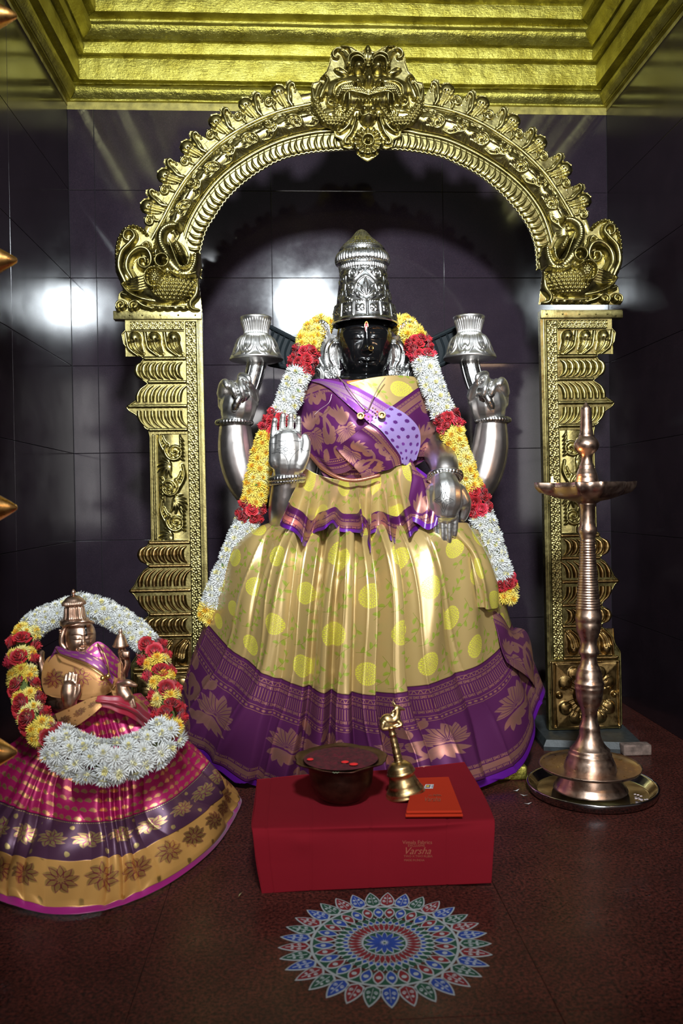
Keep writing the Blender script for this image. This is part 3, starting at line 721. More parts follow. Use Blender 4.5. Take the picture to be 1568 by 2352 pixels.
# monster mask crest
def mask():
    cx = 800; R = Relief(cx-600, 90, cx+600, 1290, 4.6)
    half = [(800, 108), (770, 150), (720, 172), (640, 122), (560, 110), (480, 128), (432, 185), (418, 280), (390, 360), (330, 430), (305, 468), (248, 480), (228, 560), (232, 700), (262, 810), (335, 905), (465, 965), (465, 1020), (535, 1055), (555, 1130), (620, 1152), (665, 1135), (690, 1200), (750, 1250), (800, 1278)]
    R.plate(half+[(2*cx-x, y) for x, y in half[::-1]], 0)
    R.stroke(half, 9, 14, sm_=False)
    R.blob(700, 560, 330, 150, 85); R.blob(800, 640, 300, 130, 110); R.blob(690, 470, 150, 60, 60)
    R.stroke([(250, 560), (270, 660), (300, 560), (330, 500)], [22, 30, 22, 20], 45); R.stroke([(330, 640), (370, 540), (400, 470), (375, 420), (345, 440)], [34, 36, 26, 20, 14], 60); R.blob(375, 432, 24, 26, 75)
    mk = Relief(R.x0, R.y0, R.x0+(R.nx-1)*R.st, R.y0+(R.ny-1)*R.st, R.st)
    mane = [(285, 690), (312, 800), (400, 890), (520, 890), (610, 840), (665, 750)]
    mk.stroke(mane, [34, 56, 66, 58, 40, 18], 1); R.stroke(mane, [36, 60, 70, 62, 42, 20], 95); R.scales((mk.H > .25).astype(float), 33, 24)
    R.stroke([(400, 640), (410, 710), (460, 730), (470, 690), (430, 670)], [14, 18, 14, 10, 8], 60)
    R.stroke([(655, 770), (640, 860), (590, 940), (520, 990), (495, 970), (520, 945)], [12, 20, 26, 20, 14, 10], 60)
    R.stroke([(690, 800), (670, 900), (630, 1000), (580, 1060), (580, 1100), (625, 1100), (625, 1065)], [12, 22, 26, 22, 18, 14, 10], 70)
    R.stroke([(740, 940), (745, 980), (715, 1000), (700, 975), (725, 960)], [10, 16, 14, 10, 8], 50)
    R.stroke([(620, 290), (560, 190), (500, 155), (458, 185), (460, 230), (495, 245), (508, 222)], [44, 34, 26, 20, 18, 14, 10], 75)
    R.stroke([(660, 240), (610, 150), (540, 130)], [12, 14, 8], 60)
    R.carve([[(610, 250), (555, 180), (500, 172)], [(575, 285), (540, 215), (510, 200)]], 9, 22)
    R.stroke([(595, 340), (615, 262), (680, 232), (745, 262), (768, 300)], 22, 120); R.stroke([(618, 380), (635, 300), (690, 272), (745, 300), (765, 345)], 20, 130)
    R.blob(706, 368, 72, 64, 150); R.blob(540, 390, 74, 30, 45, .35); R.stroke([(470, 360), (520, 350), (600, 400)], 8, 60)
    R.blob(800, 170, 34, 62, 60); R.stroke([(790, 190), (770, 330)], [16, 10], 50); R.stroke([(800, 190), (800, 330)], [10, 8], 66); R.stroke([(735, 200), (765, 215), (770, 260)], [8, 12, 9], 50); R.stroke([(760, 340), (800, 345)], 9, 80)
    up = [(800, 655), (700, 618), (620, 590), (540, 600), (490, 660)]
    mk2 = Relief(R.x0, R.y0, R.x0+(R.nx-1)*R.st, R.y0+(R.ny-1)*R.st, R.st); mk2.stroke(up, [45, 60, 66, 60, 30], 1)
    R.stroke(up, [50, 66, 72, 66, 34], 140); R.scales((mk2.H > .25).astype(float), 21, 15)
    R.stroke([(455, 640), (470, 560), (540, 510), (640, 500)], [12, 14, 12, 8], 110)
    R.stroke([(800, 400), (800, 470)], [30, 60], 150); R.blob(800, 530, 66, 88, 215); R.blob(690, 548, 58, 56, 185); R.blob(668, 575, 16, 20, -70, add=True)
    R.stroke([(800, 684), (740, 668), (690, 655), (620, 640), (568, 672), (552, 740)], [14, 14, 13, 13, 14, 12], 175)
    R.blob(800, 720, 150, 26, 60)
    for x in (800, 762, 726, 692): R.blob(x, 712, 20, 26, 150)
    R.stroke([(610, 660), (608, 730), (588, 780), (560, 800)], [30, 28, 18, 6], 150)
    R.blob(800, 800, 98, 90, 100); R.blob(760, 800, 48, 62, 145); R.stroke([(800, 850), (800, 950)], [78, 8], 130); R.stroke([(712, 830), (740, 870), (800, 850)], 9, 150)
    for k in range(14):
        a = 2*PI*k/14+.2; R.stroke([(805+70*math.cos(a), 1085+70*math.sin(a)), (805+128*math.cos(a), 1085+118*math.sin(a))], [13, 25], 62)
    R.stroke(spiral(800, 1080, 56, 0, 1, 1, 1.), 13, 84); R.blob(800, 1080, 30, 30, 100)
    R.mirror(); return R.blur(1)
Rm = mask()
V, F = Rm.VF(lambda X, Y, H: PA(660+.2296*X, 80+.2296*Y, YA-.016)-np.stack([H*0, H*.2296*KA*1.05, H*0], -1), .018)
obj('monster_mask', V, F, M_BRASS, arch)
# makaras: trunk raised, scaly body, curled tail
def makara():
    R = Relief(60, 990, 690, 1640, 3.3)
    R.plate([(72, 1190), (85, 1120), (130, 1035), (205, 1015), (285, 1045), (330, 1120), (372, 1060), (430, 1010), (540, 995), (548, 1080), (590, 1190), (668, 1215), (678, 1330), (655, 1400), (680, 1620), (80, 1620), (95, 1490), (130, 1460), (75, 1340)], 0, False)
    for k in range(16):
        a = PI*.42+k*.105*PI*.62; R.blob(250-168*math.cos(a-1.4)-8, 1250-225*math.sin(a-1.4) if False else 1100+k*22, 14, 14, 1)
    e = resample(cat([(130, 1440), (88, 1340), (80, 1230), (95, 1120), (150, 1040), (220, 1030), (290, 1080)], 8), 22)
    for q in e: R.blob(q[0]+6, q[1], 15, 15, 34)
    R.stroke([(150, 1420), (110, 1320), (125, 1220), (185, 1150), (215, 1105), (190, 1065), (150, 1070), (140, 1110), (165, 1130), (180, 1110)], [30, 32, 30, 26, 26, 24, 20, 18, 14, 10], 70)
    R.stroke([(205, 1410), (165, 1330), (180, 1250), (240, 1195), (300, 1200), (330, 1250), (325, 1300), (285, 1325), (245, 1300), (250, 1260), (285, 1258), (290, 1285)], [34, 34, 32, 28, 28, 28, 26, 24, 20, 18, 15, 12], 85)
    R.carve([[(180, 1400), (140, 1320), (155, 1235), (225, 1170)], [(225, 1400), (190, 1320), (205, 1260), (250, 1225)]], 9, 22)
    R.stroke([(250, 1180), (300, 1150), (320, 1190)], [14, 18, 10], 60)
    R.blob(440, 1470, 215, 110, 105, -.18); mk = ((((R.X-500)/165)**2+((R.Y-1470)/92)**2) < 1).astype(float); R.scales(mk, 30, 18)
    for k in range(6): R.stroke([(335, 1375+k*17), (250, 1405+k*16), (165, 1425+k*10)], [15, 17, 8], 118-k*6)
    R.stroke([(130, 1440), (180, 1500), (260, 1540), (360, 1560)], [14, 20, 22, 14], 90)
    R.stroke([(430, 1340), (520, 1390), (600, 1385)], [56, 60, 50], 112)
    R.stroke([(522, 1035), (455, 1040), (405, 1085), (400, 1160), (440, 1240), (480, 1320), (520, 1360)], [26, 34, 42, 46, 52, 58, 60], [110, 115, 120, 125, 130, 135, 130]); R.blob(520, 1042, 20, 34, 130)
    R.stroke([(545, 1385), (600, 1370), (632, 1310), (640, 1240)], [48, 46, 36, 28], 125)
    R.blob(528, 1215, 42, 88, 150, -.45); mk = (R.H > 149-40) & ((((R.X-528)*math.cos(-.45)+(R.Y-1215)*math.sin(-.45))/38)**2+((-(R.X-528)*math.sin(-.45)+(R.Y-1215)*math.cos(-.45))/82)**2 < 1); R.scales(mk.astype(float), 16, 9)
    R.carve([[(468, 1160), (500, 1230), (545, 1325), (585, 1320), (600, 1250), (640, 1215)]], 12, 60); R.stroke([(462, 1150), (490, 1225), (538, 1335), (592, 1332), (612, 1255)], 8, 165)
    R.stroke([(455, 1390), (480, 1370), (520, 1392), (600, 1395), (650, 1380)], 11, 150)
    R.stroke(spiral(418, 1298, 44, 0, 1, 1, 1.), 14, 150); R.blob(432, 1292, 27, 25, 175); R.stroke([(395, 1250), (380, 1210)], [20, 12], 120)
    R.blob(368, 1410, 66, 76, 150, .2); mk = (((R.X-372)/52)**2+((R.Y-1412)/66)**2 < 1).astype(float); R.scales(mk, 19, 9); R.stroke(spiral(368, 1410, 66, 1.2, .7, 1, 1.), 8, 160)
    for cx, s in ((122, 1), (212, 1)): R.stroke(spiral(cx, 1580, 34, 2.4, 1.4, 1, .2), [16, 10], 60); R.blob(cx, 1580, 14, 14, 80)
    R.stroke([(130, 1500), (200, 1530), (270, 1580), (340, 1600)], [16, 20, 18, 8], 60); R.stroke([(300, 1570), (400, 1590), (560, 1585)], [10, 16, 10], 45)
    R.stroke([(650, 1400), (640, 1500), (600, 1560), (610, 1600), (650, 1610)], [14, 26, 26, 20, 10], 60)
    for k in range(5): R.blob(330+k*55, 1600, 30, 16, 40)
    return R.blur(1)
Rk = makara(); KM = .3316
def mkL(X, Y, H): return PA(240+KM*X, 180+KM*Y, YA-.012)-np.stack([H*0, H*KM*KA*1.0, H*0], -1)
V, F = Rk.VF(mkL, .014); obj('water_monster', V, F, M_BRASS, arch)
axisX = .2345                                            # the arch's own centre line
def mir(V): V = V.copy(); V[..., 0] = 2*axisX-V[..., 0]; return V
def mkR(X, Y, H):                                        # same beast, mirrored, set in the right springing
    px = 465-(240+KM*X); return PA(1236+px*.955, 700+((180+KM*Y)-716)*.985, YA-.012)-np.stack([H*0, H*KM*KA*1.0, H*0], -1)
V, F = Rk.VF(mkR, .014); obj('water_monster', V, F[:, ::-1], M_BRASS, arch)

# ---- pillars: s px outwards from the inner edge, t px downwards (left pillar's pixels)
def pil(side):
    X0 = -.2640 if side < 0 else .7335; dX = .004/667 if side < 0 else .008/667
    def f(s, t, h=0.):
        s, t, h = np.broadcast_arrays(np.asarray(s, float), np.asarray(t, float), np.asarray(h, float))
        z = 1.2625-(t-733)*.0012715; x = X0+(t-733)*dX+side*s*(.001282 if side < 0 else .00126)
        return np.stack([x, YA-h*KA, z], -1)
    return f
out = [(197, 717), (197, 735), (172, 735), (172, 760), (180, 768), (176, 790), (162, 806), (140, 816), (132, 824), (136, 830), (146, 838), (149, 852), (144, 866), (132, 874), (124, 880), (130, 888), (140, 900), (150, 918), (168, 930), (173, 934), (168, 941), (152, 951), (142, 966), (132, 982), (124, 986), (124, 994), (122, 1000), (124, 1236), (130, 1240), (132, 1250), (146, 1256), (151, 1270), (147, 1284), (134, 1293), (130, 1299), (142, 1306), (155, 1322), (165, 1342), (176, 1353), (166, 1360), (158, 1374), (146, 1392), (134, 1404), (134, 1412), (146, 1418), (151, 1434), (146, 1446), (132, 1453), (132, 1462), (146, 1468), (160, 1486), (164, 1502), (176, 1520), (176, 1690), (170, 1701), (0, 1701)]
def ptex(side):
    f = pil(side); sg = -side
    def B(name, V, F, mat=M_BRASS): return obj(name, V, F if side < 0 else F[:, ::-1], mat, pp)
    pp = arch
    o = np.array(out, float); poly = np.vstack([[0, 717], o]); fr = f(poly[:, 0], poly[:, 1], 4); bk = f(poly[:, 0], poly[:, 1], -14)
    mb = MB(); n = len(poly); ring = list(range(n)); mb.add(np.vstack([fr, bk]), [ring, [i+n for i in ring[::-1]]]+[[i, i+n, (i+1) % n+n, (i+1) % n] for i in range(n)])
    mb.build('pillar_sheet', M_BRASS, pp, False)
    V, F = tubeVF(f(*resample(o[3:-1], 420).T, 5), .0026, 6); B('outline_rim', V, np.array([q for q in F if len(q) == 4]))
    V, F = tubeVF(f(np.full(12, 8.), np.linspace(735, 1534, 12), 2), .004, 6); B('inner_rim', V, np.array([q for q in F if len(q) == 4]))
    # cap plate with nail heads
    mb = MB(); a, b = f(0, 716, 10), f(197, 735, 4); mb.box(a, b, bev=.001)
    for s in (14, 52, 92, 132, 160): mb.ball(f(s, 726, 11), .003, seg=8, rings=4)
    mb.build('cap_plate', M_BRASS, pp, 'auto' and True)
    # rosette border running down the inner side, frieze along the top
    def border(s0, s1, t0, t1, name):
        R = Relief(s0, t0, s1, t1, 1.5 if t1-t0 > 100 else 1.1); R.M[:] = True; W_ = min(s1-s0, t1-t0); ver = (t1-t0) > (s1-s0)
        L = (t1-t0) if ver else (s1-s0); n = int(round(L/(W_*.86))); u = L/n
        for k in range(n):
            c = (k+.5)*u; 
            cx, cy = ((s0+s1)/2, t0+c) if ver else (s0+c, (t0+t1)/2)
            for dx in (-1, 1):
                for dy in (-1, 1):
                    R.stroke(spiral(cx+dx*W_*.22, cy+dy*u*.24, W_*.12, 0, 1, 1, 1., 10), 1.9, 3.2)
            R.blob(cx, cy, 3, 3, 3.4)
            for dd in (-.16, .16): R.blob(cx+(dd*W_*0), cy+dd*u, 2.6, 2.6, 2.4)
            e = t0+k*u if ver else s0+k*u
            R.stroke([(s0, e), (s1, e)] if ver else [(e, t0), (e, t1)], 1.5, 3, sm_=False)
        for q in ([(s0+1, t0), (s0+1, t1)], [(s1-1, t0), (s1-1, t1)]) if ver else ([(s0, t0+1), (s1, t0+1)], [(s0, t1-1), (s1, t1-1)]): R.stroke(q, 1.6, 4, sm_=False)
        V, F = R.VF(lambda X, Y, H: f(X, Y, 5+H), -4); B(name, V, F[:, ::-1] if True else F)
    border(12, 38, 740, 1534, 'rosette_border'); border(40, 160, 739, 759, 'frieze')
    def bar(t, s1, r=4.2, s0=40):
        V, F = tubeVF(f(np.linspace(s0, s1, 30), np.full(30, t)+.3*np.sin(np.arange(30)*2.1), 6), r*KA*(1+.06*np.sin(np.arange(30)*2.9)), 8); B('moulding_bar', V, np.array([q for q in F if len(q) == 4]))
    for t, s1 in ((824, 130), (877, 122), (932, 168), (986, 122), (1244, 128), (1297, 130), (1353, 172), (1408, 130), (1457, 130), (1533, 168)): bar(t, s1)
    def ridge(path, r, hgt, name='leaf_ridge'):
        p = cat(path, 5); r = np.interp(np.linspace(0, 1, len(p)), np.linspace(0, 1, len(r)), r); a = np.linspace(0, PI, 7)
        t = np.gradient(p, axis=0); t /= np.linalg.norm(t, axis=1, keepdims=True); nn = np.stack([-t[:, 1], t[:, 0]], 1)
        q = p[:, None]+nn[:, None]*(r[:, None]*np.cos(a))[..., None]; h = 4+hgt*np.sin(a)[None]*(r/r.max())[:, None]**.5
        B(name, f(q[..., 0], q[..., 1], h), gridF(len(p), 7))
    def courseL(t0, t1, s1, n, kind):
        u = (s1-42)/n; H = t1-t0
        for k in range(n):
            s = 42+(k+.5)*u
            if kind == 'cres': ridge([(s-u*.25, t0+1), (s+u*.42, t0+H*.22), (s+u*.62, t0+H*.5), (s+u*.35, t0+H*.78), (s-u*.3, t1-1)], [1.5, u*.40, u*.50, u*.38, 1.5], 10)
            if kind == 'up': ridge([(s-u*1.0, t0), (s-u*.15, t0+H*.25), (s+u*.28, t0+H*.6), (s+u*.30, t1-4)], [1.5, u*.24, u*.40, u*.36], 10)
            if kind == 'down': ridge([(s+u*.30, t0+4), (s+u*.28, t0+H*.4), (s-u*.1, t0+H*.72), (s-u*.95, t1)], [u*.36, u*.40, u*.26, 1.5], 10)
    courseL(831, 872, 146, 7, 'cres'); courseL(884, 926, 150, 7, 'up'); courseL(939, 981, 148, 7, 'down')
    courseL(1251, 1292, 148, 7, 'cres'); courseL(1304, 1347, 155, 7, 'up'); courseL(1360, 1402, 155, 7, 'down'); courseL(1415, 1452, 148, 7, 'cres')
    def drops(t0, t1, s1, n, inv, name):
        R = Relief(40, t0, s1, t1, 1.1); R.M[:] = True; u = (s1-42)/n; H = t1-t0
        for k in range(n):
            s = 42+(k+.5)*u; tt = (lambda v: t0+H*v) if not inv else (lambda v: t1-H*v)
            R.blob(s, tt(.30), u*.33, H*.28, 15); R.stroke([(s, tt(.3)), (s-u*.08, tt(.6)), (s-u*.42, tt(.95))], [u*.32, u*.24, 2], 13)
            R.carve([[(s+u*.1, tt(.35)), (s, tt(.65)), (s-u*.36, tt(.95))], [(s-u*.1, tt(.35)), (s-u*.18, tt(.62)), (s-u*.45, tt(.9))]], 1.7, 5)
            R.stroke([(s+u*.48, tt(.04)), (s+u*.42, tt(.4)), (s+u*.3, tt(.7)), (s-u*.15, tt(.98))], [3, 4.4, 3.6, 2], 8)
        R.blur(1); V, F = R.VF(lambda X, Y, H: f(X, Y, 5+H), -4); B(name, V, F[:, ::-1])
    drops(762, 819, 172, 3, False, 'drop_course'); drops(1464, 1527, 160, 3, True, 'drop_course')
    R = Relief(40, 996, 108, 1238, 1.15); R.M[:] = True; R.X = R.X-40; R.Y = R.Y-996; R.x0 = R.y0 = 0; scrolls(R, 242, 68, 82, True, 6); R.blur(1)
    V, F = R.VF(lambda X, Y, H: f(X+40, Y+996, 5+H+6*np.sin(PI*np.clip(X/68, 0, 1))), -4); B('scroll_panel', V, F[:, ::-1])
    V, F = tubeVF(f(np.full(60, 115.), np.linspace(998, 1236, 60), 6), 3*KA*(1+.12*np.sin(np.arange(60)*2.6)), 7); B('rope_bar', V, np.array([q for q in F if len(q) == 4]))
    # square foot panel with a four-petalled flower
    R = Relief(6, 1538, 172, 1698, 1.3); R.M[:] = True; cx, cy = 90, 1618
    R.H += np.clip(26-.34*np.minimum(np.abs(R.X-cx), 80)-.0*R.Y, 0, 26)*0
    d = np.maximum(np.abs(R.X-cx), np.abs(R.Y-cy)); R.H += np.where(d < 74, 4+(74-np.abs(np.abs(R.X-cx)-np.abs(R.Y-cy))*.9)*.10, 2)
    for sx in (-1, 1):
        for sy in (-1, 1):
            for (ex, ey, r) in ((52, 30, 22), (30, 52, 22), (38, 38, 22)): R.blob(cx+sx*ex*.98, cy+sy*ey*.98, r, r, 11, p=.35)
            for (ex, ey, r) in ((52, 30, 15), (30, 52, 15)): R.blob(cx+sx*ex, cy+sy*ey, r, r, 4, add=True, p=.3)
            for j in range(4):
                a = math.atan2(sy, sx)+(j-1.5)*.28; R.carve([[(cx+32*math.cos(a), cy+32*math.sin(a)), (cx+56*math.cos(a), cy+56*math.sin(a))]], 1.6, 4)
        R.blob(cx+sx*66, cy, 8, 8, 16); R.blob(cx, cy+sx*66, 8, 8, 16)
    R.stroke(spiral(cx, cy, 28, 0, 1, 1, 1.), 5, 26); R.blob(cx, cy, 22, 22, 22)
    for k in range(9): R.blob(cx+11*math.cos(k*.7), cy+11*math.sin(k*.7), 3.6, 3.6, 26)
    for q in ([(12, 1541), (168, 1541)], [(12, 1694), (168, 1694)], [(10, 1541), (10, 1694)], [(169, 1541), (169, 1694)]): R.stroke(q, 4, 9, sm_=False)
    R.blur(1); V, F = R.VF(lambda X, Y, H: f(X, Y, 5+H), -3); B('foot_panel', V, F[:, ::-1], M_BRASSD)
ptex(-1); ptex(1)
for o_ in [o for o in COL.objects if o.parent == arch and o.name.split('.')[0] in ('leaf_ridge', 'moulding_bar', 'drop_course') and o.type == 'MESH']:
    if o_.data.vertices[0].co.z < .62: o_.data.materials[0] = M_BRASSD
slabs = thing('stone_plinth', (.86, -.5, 0), 'grey thick stone slab lying under the right foot of the brass arch', 'plinth')
mb = MB(); A_ = [G(1262, 1690, .0), G(1316, 1748, 0.), G(1458, 1736, 0.), G(1404, 1682, .0)]
top = [G(1284, 1676, .028), G(1330, 1732, .028), G(1432, 1719, .028), G(1394, 1668, .028)]
b_ = [np.array([q[0], q[1], 0.]) for q in [P(0, 0, 0)]]
def slabmesh(c, zt, lo=.012):
    c = np.array(c); ctr = c.mean(0); A = c*[1, 1, 0]; B1 = A+[0, 0, zt*.4]; C1 = (A-ctr*[1, 1, 0])*.93+ctr*[1, 1, 0]+[0, 0, zt]
    mb = MB(); n = len(c); V = np.vstack([A, B1, C1]); F = [[3, 2, 1, 0], [8, 9, 10, 11]]
    for k in range(2):
        for i in range(4): F.append([k*4+i, k*4+(i+1) % 4, k*4+4+(i+1) % 4, k*4+4+i])
    return mb.add(V, F)
slabmesh([(.70, -.60, 0), (.975, -.665, 0), (1.01, -.36, 0), (.72, -.30, 0)], .029).build('slab_top', M_SLAB, slabs, False)
mb = MB(); mb.box((.905, -.675, 0), (.985, -.64, .03), bev=.004); mb.build('broken_edge', simple('raw_stone', (.16, .11, .09), .9, nz=.5, bump=1., bs=60), slabs)
tag(slabmesh([(-.42, -.62, 0), (-.24, -.62, 0), (-.24, -.40, 0), (-.42, -.40, 0)], .029).build('stone_plinth', M_SLAB, None, False), 'grey stone slab under the left foot of the brass arch behind the dressed bronze idol', 'plinth')
# ------------------------------------------------------------------ the large dressed statue
st = thing('deity_statue', (.235, -.66, 0), 'large seated statue with black stone face, silver crown and yellow and purple silk dress', 'statue')
def W3(lst):                            # [(px,py,Y,r_px)] -> world points and radii
    return [tuple(P(a, b, c)) for a, b, c, r in lst], [r*sc(c) for a, b, c, r in lst]
# body core (stone): neck, torso, lap
remeshed([W3([(838, 905, -.60, 42), (838, 860, -.61, 40), (838, 830, -.62, 45)]), W3([(720, 920, -.58, 45), (838, 905, -.58, 60), (950, 915, -.58, 45)]),
          W3([(838, 930, -.60, 105), (830, 1000, -.60, 110), (815, 1080, -.60, 90), (815, 1150, -.60, 110)]),
          W3([(720, 1180, -.58, 70), (640, 1265, -.74, 60)]), W3([(900, 1180, -.58, 70), (1040, 1265, -.74, 58)])], .009, M_BLACK, 'body', st, 6)
def on(o, pts, lift=.0006):
    out = []
    bpy.context.view_layer.update(); iv = WM[o.name].inverted()
    for x, y in pts:
        d = Vector(ray(x, y)).normalized(); ok, loc, nr, ix = o.ray_cast(iv @ Vector(CAM), d)
        if ok: out.append(np.array(loc)-np.array(d)*lift)
    return out
# head
def head(cx, cy, Y, rx, ry, mat, name, parent, yaw=0, tilt=0, nu=150, nv=170, feat=1.):
    """oval face looking at the viewer; features pressed out of it; sizes in px at depth Y"""
    k = sc(Y); th = np.linspace(0.02, PI-.02, nv); ph = np.linspace(0, 2*PI, nu, endpoint=False)
    TH, PH = np.meshgrid(th, ph, indexing='ij'); x = np.sin(TH)*np.sin(PH); z = np.cos(TH); y = -np.sin(TH)*np.cos(PH)
    x = x*np.where(z < 0, np.sin(TH)**-.30, 1)*(1+.03*(z > 0)*z); X = x*rx; Z = z*ry; Yy = y*rx*.98
    fx, fz = X/rx, Z/ry; fr = sm(-y, .15, .55)
    gs = lambda a, b, sx, sz: np.exp(-((fx-a)/sx)**2-((fz-b)/sz)**2)
    d = np.zeros_like(X)
    d += .08*gs(0, -.04, .055, .30)+.02*gs(0, .25, .12, .2)
    d += .22*gs(0, -.28, .10, .12)+.11*gs(.13, -.33, .07, .06)+.11*gs(-.13, -.33, .07, .06)
    for s in (-1, 1):
        d -= .09*gs(s*.36, .07, .26, .13); d += .125*gs(s*.38, .05, .20, .07)
        d += .05*np.exp(-((fz-.135+.22*(fx*s-.38)**2)/.018)**2)*np.exp(-((fx*s-.38)/.22)**4)
        d += .05*np.exp(-((fz+.02-.18*(fx*s-.38)**2)/.02)**2)*np.exp(-((fx*s-.38)/.22)**4)
        d += .06*np.exp(-((fz-.27+.50*(fx*s-.40)**2)/.032)**2)*np.exp(-((fx*s-.40)/.32)**4)
        d += .07*gs(s*.50, -.32, .24, .26); d -= .05*gs(s*.34, -.60, .06, .09); d += .04*gs(s*.42, -.62, .12, .12)
    d += .13*np.exp(-((fz+.555-.20*fx*fx+.02*np.exp(-(fx/.05)**2))/.030)**2)*np.exp(-(fx/.24)**4)
    d += .14*gs(0, -.665, .15, .045); d -= .11*np.exp(-((fz+.607-.40*fx*fx)/.014)**2)*np.exp(-(fx/.27)**4)
    d += .10*gs(0, -.85, .18, .10); d -= .03*gs(0, -.45, .03, .06)
    Yy = Yy-d*rx*fr*feat
    V = np.stack([X*k, Yy*k, Z*k], -1); c, s = math.cos(yaw), math.sin(yaw)
    V = np.stack([V[..., 0]*c+V[..., 1]*s, -V[..., 0]*s+V[..., 1]*c, V[..., 2]], -1)
    ct, s_t = math.cos(tilt), math.sin(tilt); V = np.stack([V[..., 0]*ct+V[..., 2]*s_t, V[..., 1], -V[..., 0]*s_t+V[..., 2]*ct], -1)
    V += P(cx, cy, Y); F = gridF(nv, nu, cu=True); n = nv*nu
    V = np.vstack([V.reshape(-1, 3), V[0].mean(0), V[-1].mean(0)])
    F = F.tolist()+[[j, (j+1) % nu, n] for j in range(nu)][::1]+[[n-nu+(j+1) % nu, n-nu+j, n+1] for j in range(nu)]
    return obj(name, V, F, mat, parent)
hd = head(837, 786, -.655, 64, 90, M_BLACK, 'head', st, yaw=.0)
def face_pt(px, py, lift=0): return P(px, py, -.655-64*sc(-.655)-lift)
def drop(name, cx, cy, w, h, mat, Y, parent, th=.0015):
    a = np.linspace(0, 2*PI, 28, endpoint=False); pts = [P(cx+w*math.sin(t)*(1 if True else 0)*math.sin(t/2)**.8, cy+h*math.cos(t), Y) for t in a]
    return MB().prism([p for p in pts], (0, -th, 0)).build(name, mat, parent, False)
YF_ = -.655-.060*1.29
drop('forehead_mark', 841, 753, 5.5, 15, M_GOLD, -.727, hd, .003); drop('forehead_mark', 841, 753.5, 4.4, 13, M_SIND, -.730, hd, .0015); drop('forehead_mark', 841, 757, 2.2, 8, M_MARKW, -.7315, hd, .001)
V, F = tubeVF(on(hd, [(852+5*math.cos(a), 800+5.5*math.sin(a)) for a in np.linspace(0, 2*PI, 17)[:-1]], .001), .0015, 6, closed=True); obj('nose_ring', V, np.array(F), M_GOLD, hd)
# crown, turned and chased
KC = sc(-.66); prof = [(0, 527), (6, 529), (12, 534), (19, 543), (27, 551), (37, 560), (46, 568), (51, 575), (54, 577), (52, 580), (56, 586), (60, 594), (61, 602), (59, 609), (52, 613), (54, 616), (53, 624), (51, 627), (53, 630), (55, 640), (58, 660), (61, 680), (64, 700), (66, 705), (69, 707), (71, 722), (73, 737), (76, 741), (77, 746), (74, 748)]
pr = resample(cat(prof, 6), 250); cl = np.r_[0, np.cumsum(np.linalg.norm(np.diff(pr, axis=0), axis=1))]
nth = 520; ax0 = P(829.5, 527, -.64); ax1 = P(838, 748, -.665)
R = Relief(0, 0, nth-1, 249, 1.); R.M[:] = True
ty = lambda y: float(np.interp(y, pr[:, 1], np.arange(250)))
def cs(s, u): return nth/2+s*u/ (2*PI*60)*nth                 # px off the front line -> column
for s in (-1, 1):
    f = lambda pts: [(cs(s, u), ty(y)) for u, y in pts]
    for sp, r in ((spiral(30, 640, 13, .5, 1.5, -1, .15), 2.0), (spiral(36, 672, 12, 2., 1.5, 1, .15), 2.), (spiral(14, 634, 9, 3, 1.3, 1, .2), 1.6), (spiral(62, 650, 12, 0, 1.5, -1, .15), 2.), (spiral(66, 684, 12, 1, 1.5, -1, .15), 2.)): R.stroke(f(sp), r*1.3, 5)
    R.stroke(f([(0, 648), (12, 655), (22, 668), (24, 684), (14, 698), (3, 703)]), 2.2, 5); R.stroke(f([(0, 628), (16, 646), (28, 655), (40, 652)]), 2.2, 4)
    for k in range(22):
        a = k/21*PI*.62; R.blob(cs(s, 2+50*math.sin(a*1.0)*1.0), ty(700-66*(1-math.cos(a))*.9) if False else ty(699-k*2.9), 3.0, 2.4, 5) if k > 3 else None
        R.blob(cs(s, 52-1.6*max(0, 5-k)**1.55), ty(701-k*2.9), 3.4, 2.6, 5)
    for k, (u, y, L, a) in enumerate(((3, 690, 20, -1.2), (6, 694, 20, -.7), (6, 698, 15, -.2), (2, 686, 22, -1.5), (30, 690, 14, -.6), (40, 640, 12, .4), (14, 672, 12, -1.1), (46, 690, 12, -1.4), (76, 660, 16, -.9), (80, 640, 14, -1.3))):
        R.stroke(f([(u, y), (u+L*.5*math.cos(a)+2, y+L*.5*math.sin(a)), (u+L*math.cos(a), y+L*math.sin(a))]), [1.2, 3.6, 1.4], 5)
R.blob(cs(1, 0), ty(672), 6, 16, 7); R.stroke([(cs(1, 0), ty(652)), (cs(1, 0), ty(690))], [2, 5, 6, 3], 8)
for k in range(48): R.stroke([(nth*(k+.5)/48, ty(588)), (nth*(k+.5)/48, ty(606))], [5, 3.4], 8)
for k in range(56): R.stroke([(nth*(k+.5)/56, ty(617)), (nth*(k+.5)/56, ty(625))], 2.8, 5)
for k in range(80): R.blob(nth*(k+.5)/80, ty(572), 2.4, 2, 4); R.blob(nth*(k+.5)/80, ty(706), 2.2, 1.6, 4)
for k in range(26): R.stroke(spiral(nth*(k+.5)/26, ty(562), 7, 0, 1.3, 1, .2, 12), 1.8, 4); R.blob(nth*k/26, ty(553), 4, 4, 4)
for k in range(20): R.stroke([(nth*(k+.5)/20, ty(530)), (nth*(k+.5)/20, ty(542))], [3, 9], 4)
for k in range(14):
    c = nth*(k+.5)/14; y = ty(722)
    for j in range(4): a = j*PI/2+PI/4; R.blob(c+8*math.cos(a), y+5*math.sin(a), 5.5, 4., 5)
    R.blob(c, y, 3.5, 3, 7); R.stroke([(nth*k/14, ty(708)), (nth*k/14, ty(736))], 2.4, 6)
R.blur(1)
a = np.arange(nth)/nth*2*PI-PI; i = np.arange(250)
rad = (pr[:, 0][:, None]+R.H*.42)*KC; tt = (pr[:, 1]-527)/221
